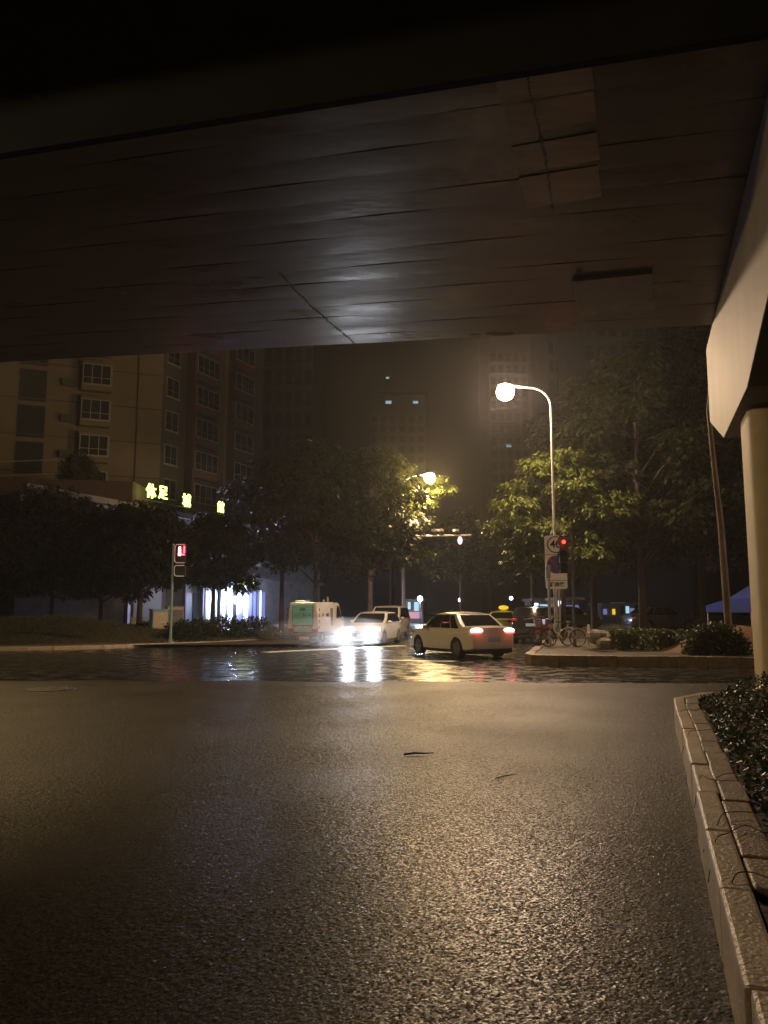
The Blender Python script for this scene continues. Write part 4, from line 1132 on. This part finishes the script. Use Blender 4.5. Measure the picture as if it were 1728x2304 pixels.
n = len(pr); m.add([(x,-.13,z) for x,z in pr]+[(x,.13,z) for x,z in pr], [tuple(range(n)), tuple(range(n,2*n))]+[(i,(i+1)%n,n+(i+1)%n,n+i) for i in range(n)]); m.build('fairing', M['bikered'], sc_, bevel=.01)
MB().ball((.35,0,.76), (.34,.13,.06), 12, 6).build('seat', M['black'], sc_, smooth=True)
MB().tube([(-.38,-.3,1.06),(-.45,-.1,1.02),(-.45,.1,1.02),(-.38,.3,1.06)], .018, 6).build('handlebar', M['metald'], sc_)
MB().ball((.74,0,.72), (.05,.10,.06), 10, 6).build('tail_light', M['tailhot'], sc_)

# blue canopy tent
q = at(1690, 1370, 33)
tt = thing('canopy_tent', (q.x, q.y, .29), .35, 'blue peaked canopy tent under the trees at the right', 'tent')
for sx in (-1, 1):
    for sy in (-1, 1): MB().tube([(sx*1.2, sy*1.2, 0), (sx*1.2, sy*1.2, 1.45)], .03, 6).build('leg', M['metal'], tt)
ap = (0, 0, 2.3)
for k in range(4):
    a = [(-1.25,-1.25,1.45),(1.25,-1.25,1.45),(1.25,1.25,1.45),(-1.25,1.25,1.45)]
    p1, p2 = Vector(a[k]), Vector(a[(k+1) % 4]); top_ = Vector(ap); mid = (p1+p2)/2; i1 = (p1+top_)/2-Vector((0,0,.14)); i2 = (p2+top_)/2-Vector((0,0,.14))
    m = MB(); vs = [p1, p2, i2, i1, top_]; m.add(vs+[v-Vector((0,0,.012)) for v in vs], [(0,1,2,3),(3,2,4),(5,8,7,6),(8,9,7),(0,5,6,1),(1,6,7,2),(2,7,9,4),(4,9,8,3),(3,8,5,0)]); m.build('roof_panel', M['tent'], tt)
    m = MB(); m.add([p1, p2, p2-Vector((0,0,.28)), p1-Vector((0,0,.28)), p1+Vector((.0,0,0))*1.0-Vector((0,0,0)), p2, p2-Vector((0,0,.28)), p1-Vector((0,0,.28))], [(0,1,2,3)]); m.build('valance', M['tent'], tt)
light('tent_lamp', 'POINT', (.5, .3, 1.3), 7, (.6, .8, 1), tt, r=.1)

# ------------------------------------------------------------------ buildings
def bwin(par, o, ux, uz, cx, cz, w, h, mull=2, out=None, frame='frame', depth=.08, sill=True):
    """window on a wall plane: o origin, ux horizontal unit, out outward unit"""
    nrm = out; fr = .07
    def Pt(a, b, c): return o + ux*a + Vector((0,0,1))*b + nrm*c
    def slab(m, a0, a1, b0, b1, c0, c1):
        m.hull8([Pt(a0,b0,c0),Pt(a1,b0,c0),Pt(a1,b0,c1),Pt(a0,b0,c1)], [Pt(a0,b1,c0),Pt(a1,b1,c0),Pt(a1,b1,c1),Pt(a0,b1,c1)])
    m = MB(); x0, x1, z0, z1 = cx-w/2, cx+w/2, cz-h/2, cz+h/2
    slab(m, x0, x0+fr, z0, z1, 0, depth); slab(m, x1-fr, x1, z0, z1, 0, depth); slab(m, x0+fr, x1-fr, z0, z0+fr, 0, depth); slab(m, x0+fr, x1-fr, z1-fr, z1, 0, depth)
    for k in range(1, mull): 
        x = x0+w*k/mull; slab(m, x-.03, x+.03, z0+fr, z1-fr, 0, depth-.01)
    if mull > 1: slab(m, x0+fr, x1-fr, z0+h*.32, z0+h*.32+.05, 0, depth-.02)
    f = m.build('window', M[frame], par)
    m = MB(); slab(m, x0+fr, x1-fr, z0+fr, z1-fr, .012, .03); m.build('pane', M['pane'], f)
    if sill: m = MB(); slab(m, x0-.08, x1+.08, z0-.09, z0, 0, .16); m.build('sill', M[frame], f)
    return f
ap_ = thing('apartment_building', (0,0,0), 0, 'beige block of flats lit from below behind the trees at the left', 'building')
Cn = at(348, 1370, 66.5); Cn.z = 0
uL = -azd(68); uS = azd(24)
nL = Vector((-uL.y, uL.x, 0)); nL = nL if nL.y < 0 else -nL
nS = Vector((uS.y, -uS.x, 0))
HB = 34
def wallslab(par, o, u, n, L, H, name, mat, th=.3, z0=0):
    a, b = o, o+u*L
    q = [a, b, b-n*th, a-n*th]
    return MB().hull8([v+Vector((0,0,z0)) for v in q], [v+Vector((0,0,H)) for v in q]).build(name, mat, par)
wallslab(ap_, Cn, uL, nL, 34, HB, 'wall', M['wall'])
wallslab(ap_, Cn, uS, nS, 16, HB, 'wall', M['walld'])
MB().hull8([v for v in (Cn, Cn+uL*34, Cn+uL*34+uS*16, Cn+uS*16)], [v+Vector((0,0,HB+.2)) for v in (Cn, Cn+uL*34, Cn+uL*34+uS*16, Cn+uS*16)]) if False else None
MB().hull8([v+Vector((0,0,HB)) for v in (Cn, Cn+uL*34, Cn+uL*34+uS*16, Cn+uS*16)], [v+Vector((0,0,HB+.4)) for v in (Cn, Cn+uL*34, Cn+uL*34+uS*16, Cn+uS*16)]).build('roof', M['walld'], ap_)
def hitL(px, py):
    """where the sight line through px,py meets the left wall: distance along it and height"""
    d = Vector(ray(px, py)); 
    # solve o + k d on plane
    k = (Cn - Vector((0,0,EYE))).dot(nL)/d.dot(nL); p = Vector((0,0,EYE))+d*k
    return (p-Cn).dot(uL), p.z
FLH = None
a1, zt1 = hitL(108, 832); a2, zb1 = hitL(40, 897)
_, zt2 = hitL(103, 912)
FLH = zt1-zt2
for k in range(-3, 4):
    zc = (zt1+zb1)/2 - .1 + k*FLH
    if zc < 8: continue
    bwin(ap_, Cn, uL, None, (a1+a2)/2, zc, abs(a2-a1), abs(zt1-zb1)+.05, 1, nL, 'walld', .04, False)
b1_, zq = hitL(252, 822); b2_, zr = hitL(212, 880)
b3_, _ = hitL(183, 880)
for k in range(-3, 4):
    zc = (zq+zr)/2 + k*FLH
    if zc < 8: continue
    # projecting bay: box, front window and side window
    bc = (b1_+b3_)/2; bw = abs(b3_-b1_); dep = .75
    o1 = Cn+uL*(bc-bw/2); h0, h1 = zc-1.35, zc+1.15
    q = [o1, o1+uL*bw, o1+uL*bw+nL*dep, o1+nL*dep]
    MB().hull8([v+Vector((0,0,h0)) for v in q], [v+Vector((0,0,h1)) for v in q]).build('bay', M['wall'], ap_)
    oo = Cn+nL*dep
    bwin(ap_, oo, uL, None, bc, zc+.05, bw*.96, 1.75, 3, nL, 'frame', .06, True)
    so = o1+uL*(bw+.0)  # far left side of the bay
    bwin(ap_, o1, nL, None, dep/2, zc+.05, dep*.9, 1.75, 2, -uL, 'frame', .05, False)
# string courses
for k in range(-3, 4):
    z = zt1+.45+k*FLH
    q0 = Cn; m = MB(); q = [q0+nL*.001, q0+uL*34+nL*.001, q0+uL*34+nL*.05, q0+nL*.05]
    m.hull8([v+Vector((0,0,z)) for v in q], [v+Vector((0,0,z+.08)) for v in q]); m.build('string_course', M['walld'], ap_)
for k in range(-3, 4):
    ax_, _ = hitL(152, 900); zc = (zq+zr)/2 - .75 + k*FLH
    if zc > 8:
        o_ = Cn+uL*ax_+nL*.2
        MB().box((o_.x, o_.y, zc), (.9, .38, .62), rz=math.atan2(uL.y, uL.x)).build('air_conditioner', M['walld'], ap_, bevel=.02)
# drainpipe
dp, _ = hitL(310, 900)
MB().tube([Cn+uL*dp+nL*.08+Vector((0,0,4)), Cn+uL*dp+nL*.08+Vector((0,0,HB))], .06, 8).build('drainpipe', M['walld'], ap_)
# side wall: stacked glazed balconies
for k in range(-3, 4):
    zc = (zq+zr)/2 + k*FLH
    if zc < 8: continue
    for (c, w_, mm) in ((1.35, 1.7, 2), (5.6, 3.4, 4), (11.6, 3.2, 3)):
        d_ = .02 if c < 2 else .7
        q0 = Cn+uS*(c-w_/2-.1)
        if c > 2:
            q = [q0, q0+uS*(w_+.2), q0+uS*(w_+.2)+nS*d_, q0+nS*d_]
            MB().hull8([v+Vector((0,0,zc-1.6)) for v in q], [v+Vector((0,0,zc-.9)) for v in q]).build('balcony', M['brown' if (k+int(c)) % 2 else 'walld'], ap_)
            q = [q0, q0+uS*(w_+.2), q0+uS*(w_+.2)+nS*(d_-.06), q0+nS*(d_-.06)]
            MB().hull8([v+Vector((0,0,zc-.9)) for v in q], [v+Vector((0,0,zc+.95)) for v in q]).build('balcony_infill', M['walld'], ap_)
        bwin(ap_, Cn+nS*(d_ if c > 2 else 0), uS, None, c, zc, w_, 1.75, mm, nS, 'frame', .05, c < 2)
for c in (3.3, 8.0): 
    q0 = Cn+uS*c; q = [q0, q0+uS*.35, q0+uS*.35+nS*.9, q0+nS*.9]
    MB().hull8([v+Vector((0,0,3)) for v in q], [v+Vector((0,0,HB)) for v in q]).build('pilaster', M['wall' if c > 5 else 'brown'], ap_)

# shop row (podium) along the side street
Pd0 = Vector((-17.8, 58, 0)); uP = azd(21); nP = Vector((uP.y, -uP.x, 0))
sh_ = thing('shop_row', (0,0,0), 0, 'low row of shops with cold lit fronts behind the street trees', 'building')
wallslab(sh_, Pd0-uP*12, uP, nP, 42, 8.8, 'wall', M['shopwall'], .3)
for za_, zb_2 in ((8.8, 9.2), (4.15, 4.45)):
    q0 = Pd0-uP*12; q = [q0, q0+uP*42, q0+uP*42+nP*.5, q0+nP*.5]
    MB().hull8([v+Vector((0,0,za_)) for v in q], [v+Vector((0,0,zb_2)) for v in q]).build('ledge', M['shopwall'], sh_)
q0 = Pd0-uP*12-nP*.31; q = [q0, q0+uP*42, q0+uP*42-nP*5, q0-nP*5]
MB().hull8([v+Vector((0,0,8.5)) for v in q], [v+Vector((0,0,8.8)) for v in q]).build('roof', M['shopwall'], sh_)
def hitP(px, py=1340, off=0.0):
    d = Vector(ray(px, py)); k = (Pd0+nP*off-Vector((0,0,EYE))).dot(nP)/d.dot(nP); p = Vector((0,0,EYE))+d*k
    return (p-Pd0).dot(uP), p.z
def pslab(par, px0, px1, z0, z1, off0, off1, name, mat, bevel=0):
    a, _ = hitP(px0); b, _ = hitP(px1)
    q = [Pd0+uP*a+nP*off0, Pd0+uP*b+nP*off0, Pd0+uP*b+nP*off1, Pd0+uP*a+nP*off1]
    return MB().hull8([v+Vector((0,0,z0)) for v in q], [v+Vector((0,0,z1)) for v in q]).build(name, M[mat], par, bevel=bevel)
pslab(sh_, 300, 362, .3, 3.4, .01, .06, 'shutter_door', 'curtain')
pslab(sh_, 415, 431, .2, 2.9, .01, .06, 'door', 'bluewall')
pslab(sh_, 434, 446, .2, 2.9, .01, .05, 'door', 'black')
# roller shutter lit by the fitting beside it
rs = pslab(sh_, 459, 488, .2, 3.1, .01, .03, 'shutter_door', 'curtain')
for k in range(14): pslab(rs, 459.3, 487.7, .25+k*.2, .25+k*.2+.185, .03, .06, 'slat', 'curtain')
pslab(sh_, 490, 496, .2, 3.1, .01, .06, 'door', 'pane')
pslab(sh_, 497, 503.5, .3, 3.6, .01, .16, 'light_panel', 'shoplight')
pslab(sh_, 506, 511, .2, 3.1, .01, .06, 'door', 'pane')
pslab(sh_, 512, 521, .3, 4.1, .01, .12, 'light_panel', 'shoplight')
pslab(sh_, 548, 556, .3, 3.1, .01, .12, 'light_panel', 'shoplight')
pslab(sh_, 524, 530, .2, 3.3, .01, .08, 'door', 'pane')
pslab(sh_, 560, 596, .3, 3.2, .01, .04, 'window', 'shopdim')
pslab(sh_, 533, 546, .3, 3.2, .01, .04, 'window', 'shopdim')
for px in (566, 575, 584): pslab(sh_, px, px+2.2, .3, 3.3, .05, .09, 'mullion', 'shoplight' if px == 584 else 'metald')
for px in (410, 450, 455, 491): pslab(sh_, px, px+3, 0, 4.1, .02, .3, 'pilaster', 'shopwall')
pslab(sh_, 462, 520, 3.55, 4.05, .25, .38, 'signboard', 'shopcyan', .01)
pslab(sh_, 462, 480, 4.6, 6.2, .02, .12, 'signboard', 'bluewall', .01)
# curved light arch
a, _ = hitP(528); pts = []
for k in range(9):
    an = k/8*math.pi*.6
    pts.append(Pd0+uP*(a+1.1*math.sin(an))+nP*.5+Vector((0,0,2.0+.0+1.8*(1-math.cos(an)) if k else .9)))
c0 = Pd0+uP*a+nP*.5
pts = [c0+Vector((0,0,1.2)), c0+Vector((0,0,2.6))]+[c0+uP*(1.0-1.0*math.cos(R(b)))+Vector((0,0,2.6+1.0*math.sin(R(b)))) for b in (20,40,60,80,90)]+[c0+uP*1.9+Vector((0,0,3.7))]
MB().tube(pts, .16, 8).build('light_tube', M['shoplight'], sh_, smooth=True)
aa, _ = hitP(505)
light('shop_light', 'POINT', Pd0+uP*aa+nP*.9+Vector((0,0,2.4)), 3600, (.62, .68, 1.0), sh_, r=.4)
aa, _ = hitP(552)
light('shop_light', 'POINT', Pd0+uP*aa+nP*1.0+Vector((0,0,2.4)), 500, (.55, .62, 1.0), sh_, r=.4)
def letters(name, items, size, mat, label, cat, zoff, strength=None):
    t = thing(name, (0,0,0), 0, label, cat)
    for ch, px, py, s in items:
        a, z = hitP(px, py, zoff); p = Pd0+uP*a+nP*zoff
        rz = math.atan2(uP.y, uP.x)
        text_mesh('letter', ch, s, M[mat], t, (p.x, p.y, z), (math.pi/2, 0, rz), .05, bold=.02)
    return t
rt = letters('roof_sign', [('休', 340, 1107, 1.15), ('足', 367, 1110, 1.1), ('城', 420, 1128, 1.1), ('館', 497, 1143, 1.0)], 1, 'led', 'row of yellow green glowing letters on the shop roof, half hidden by leaves', 'sign', .3)
m = MB()
for px in (340, 367, 420, 497):
    a, z = hitP(px, 1110, .2); p = Pd0+uP*a+nP*.2; m.tube([(p.x, p.y, 9.2), (p.x, p.y, 10.2)], .03, 5)
a, _ = hitP(325, 1110, .2); b, _ = hitP(505, 1110, .2); pa, pb_ = Pd0+uP*a+nP*.2, Pd0+uP*b+nP*.2
m.tube([(pa.x, pa.y, 9.7), (pb_.x, pb_.y, 9.7)], .03, 5); m.build('sign_frame', M['metald'], rt)
letters('shop_sign', [('鲜', 546, 1312, 1.0), ('花', 566, 1314, 1.0)], 1, 'led', 'small yellow green glowing letters above the right hand shop', 'sign', .45)
# terrace rail that catches the light at the left
tr_ = thing('terrace_railing', (0,0,0), 0, 'low terrace wall with two bright handrails below the beige flats', 'railing')
for (pxa, pya, pxb, pyb) in ((-20, 1040, 130, 1034), (-20, 1071, 132, 1065)):
    A_, B2 = at(pxa, pya, 54), at(pxb, pyb, 55)
    MB().tube([A_, B2], .045, 6).build('rail', M['frame'], tr_)
A_, B2 = at(-60, 1071, 54.3), at(300, 1060, 56)
MB().hull8([(A_.x, A_.y, 0), (B2.x, B2.y, 0), (B2.x, B2.y+4, 0), (A_.x, A_.y+4, 0)], [(A_.x, A_.y, A_.z-.1), (B2.x, B2.y, A_.z-.1), (B2.x, B2.y+4, A_.z-.1), (A_.x, A_.y+4, A_.z-.1)]).build('terrace_wall', M['brown'], tr_)
q = at(178, 1030, 56.5)
bush('terrace_shrub', (q.x, q.y, A_.z-.1), (1.6, 1.4, 2.2), 5000, .22, 'round dark bush on the terrace in front of the bay windows', 'shrub')

# towers
def tower(px0, px1, Y, H, label, depth=14, lit=(), cols=5, rows=14, turn=0.0, z0=12):
    a, b = at(px0, 1370, Y), at(px1, 1370, Y); w = b.x-a.x
    t = thing('tower_block', ((a.x+b.x)/2, Y, 0), turn, label, 'building', 'tower blocks in the haze')
    MB().box((0, depth/2, H/2), (w, depth, H)).build('wall', M['tower'], t)
    MB().box((0, depth/2, H+.5), (w+.6, depth+.6, 1.0)).build('roof', M['tower'], t)
    for r in range(rows):
        for c in range(cols):
            x = -w/2 + w*(c+.5)/cols; z = z0+r*3.1
            if z > H-3: continue
            f = MB(); f.box((x, -.03, z), (w/cols*.62, .10, 1.9)); fo = f.build('window', M['pane'], t)
            MB().box((x, -.10, z-1.05), (w/cols*.7, .25, .12)).build('sill', M['tower'], fo)
    for (px, py, s) in lit:
        p = at(px, py, Y-.2)
        MB().box((p.x-(a.x+b.x)/2, -.16, p.z), (s, .08, s*.5)).build('window', M['farwin'], t)
    return t
tower(560, 700, 105, 75, 'dark tower block left of the hazy gap of sky', cols=6, rows=16)
tower(1248, 1312, 120, 80, 'pale blue grey tower right of the glowing lamp', cols=4, rows=18)
tower(1330, 1560, 95, 70, 'wide dark tower behind the tall right hand trees', cols=8, rows=16)
tower(830, 960, 230, 66, 'very distant tower with two cyan lit windows', depth=20, lit=((874, 905, 1.8), (935, 905, 1.6), (872, 850, 1.0)), cols=6, rows=16)
tower(1110, 1200, 190, 95, 'slender distant tower with one white lit window', depth=20, lit=((1145, 1003, 1.2),), cols=5, rows=18)

# ------------------------------------------------------------------ far street lights and shop fronts
def far_lamp(px, py, Y, power, label, r=.22):
    q = at(px, py, Y); t = thing('far_lamp', (q.x, q.y, .15), 0, label, 'street lamp', 'distant cold street lamps')
    z = q.z-.15
    MB().tube([(0,0,0),(0,0,z)], [.07,.04], 8).build('pole', M['metald'], t)
    MB().ball((0,0,z), r, 12, 8).build('lens', M['farlight'], t)
    if power: light('lamp_light', 'POINT', (0, -.4, z-.1), power, (.75, .88, 1), t, r=.2)
far_lamp(945, 1347, 78, 500, 'distant cold white globe lamp just left of the turning saloon', .27)
far_lamp(1036, 1350, 110, 150, 'small distant cold lamp above the saloon roof', .3)
far_lamp(1150, 1346, 95, 0, 'distant cold lamp above the taxi sign', .22)
far_lamp(1440, 1377, 62, 60, 'low cold lamp beyond the trimmed hedge, left one of the pair', .16)
far_lamp(1472, 1377, 62, 60, 'low cold lamp beyond the trimmed hedge, right one of the pair', .16)
def kiosk(px0, px1, py0, py1, Y, label, parts, z0=.15):
    a, b = at(px0, py1, Y), at(px1, py0, Y); w = b.x-a.x
    t = thing('shop', ((a.x+b.x)/2, Y, z0), 0, label, 'shop', 'far lit shop fronts')
    H = b.z-z0
    MB().box((0, 2, H/2), (w, 3.6, H)).build('wall', M['shopwall'], t)
    MB().box((0, 1.6, H+.1), (w+.4, 4.6, .2)).build('roof', M['metald'], t)
    for (u0, u1, v0, v1, mt, nm) in parts:
        MB().box((w*(u0+u1)/2-w/2, .16, H*(v0+v1)/2), (w*(u1-u0), .1, H*(v1-v0))).build(nm, M[mt], t)
    return t
kiosk(912, 952, 1352, 1392, 82, 'small far kiosk with white windows and a pinkish lit counter', [(.15, .3, .62, .95, 'shopcyan', 'window'), (.5, .75, .55, .95, 'shopcyan', 'window'), (.1, .9, .2, .5, 'farsign', 'signboard')])
kiosk(1200, 1240, 1352, 1395, 66, 'far shop front with bright cyan panels behind the black car', [(.1, .3, .5, .9, 'shoplight', 'window'), (.4, .9, .45, .85, 'shopcyan', 'window')], .29)
kiosk(1256, 1305, 1350, 1395, 60, 'far shop with a white corner light and a dim blue window', [(.02, .10, .1, .95, 'shoplight', 'light_panel'), (.02, .35, .85, .97, 'shoplight', 'light_panel'), (.2, .95, .4, .8, 'shopdim', 'window')], .29)
kiosk(1408, 1430, 1360, 1395, 72, 'tiny far shop with pale cyan panes among the trunks', [(.1, .4, .45, .9, 'shopcyan', 'window'), (.5, .9, .45, .8, 'shopdim', 'window')], .29)
kiosk(1355, 1395, 1362, 1395, 70, 'dim far shop with two small warm lamps', [(.6, .75, .5, .8, 'taxisign', 'lamp'), (.1, .3, .5, .8, 'shopdim', 'window')], .29)

# rain spray thrown up in front of the hatchback
sm, sn, slk, sb = new_mat('rain_spray'); sn.remove(sb)
sv = sn.new('ShaderNodeVolumePrincipled'); sv.inputs['Density'].default_value = .085
sv.inputs['Color'].default_value = (.95, .95, .97, 1); sv.inputs['Anisotropy'].default_value = .3
slk.new(sv.outputs[0], sn['Material Output'].inputs['Volume'])
tag(MB().ball((-2.1, 32.8, .66), (3.3, 1.7, .62), 32, 16).build('rain_spray', sm, smooth=True), 'pale rain spray lit by the headlights in front of the hatchback', 'spray', kind='stuff')

# ------------------------------------------------------------------ night haze
hm, hn, hlk, hb = new_mat('night_haze')
hn.remove(hb)
pv = hn.new('ShaderNodeVolumePrincipled'); pv.inputs['Density'].default_value = HAZE
pv.inputs['Color'].default_value = (.93, .93, .95, 1); pv.inputs['Anisotropy'].default_value = 0.6
hlk.new(pv.outputs[0], hn['Material Output'].inputs['Volume'])
hz = MB().box((0, 130, 59), (340, 400, 122)).build('haze', hm)
tag(hz, 'thin rainy night air around the lamps', 'haze', kind='stuff')
bpy.context.view_layer.update()
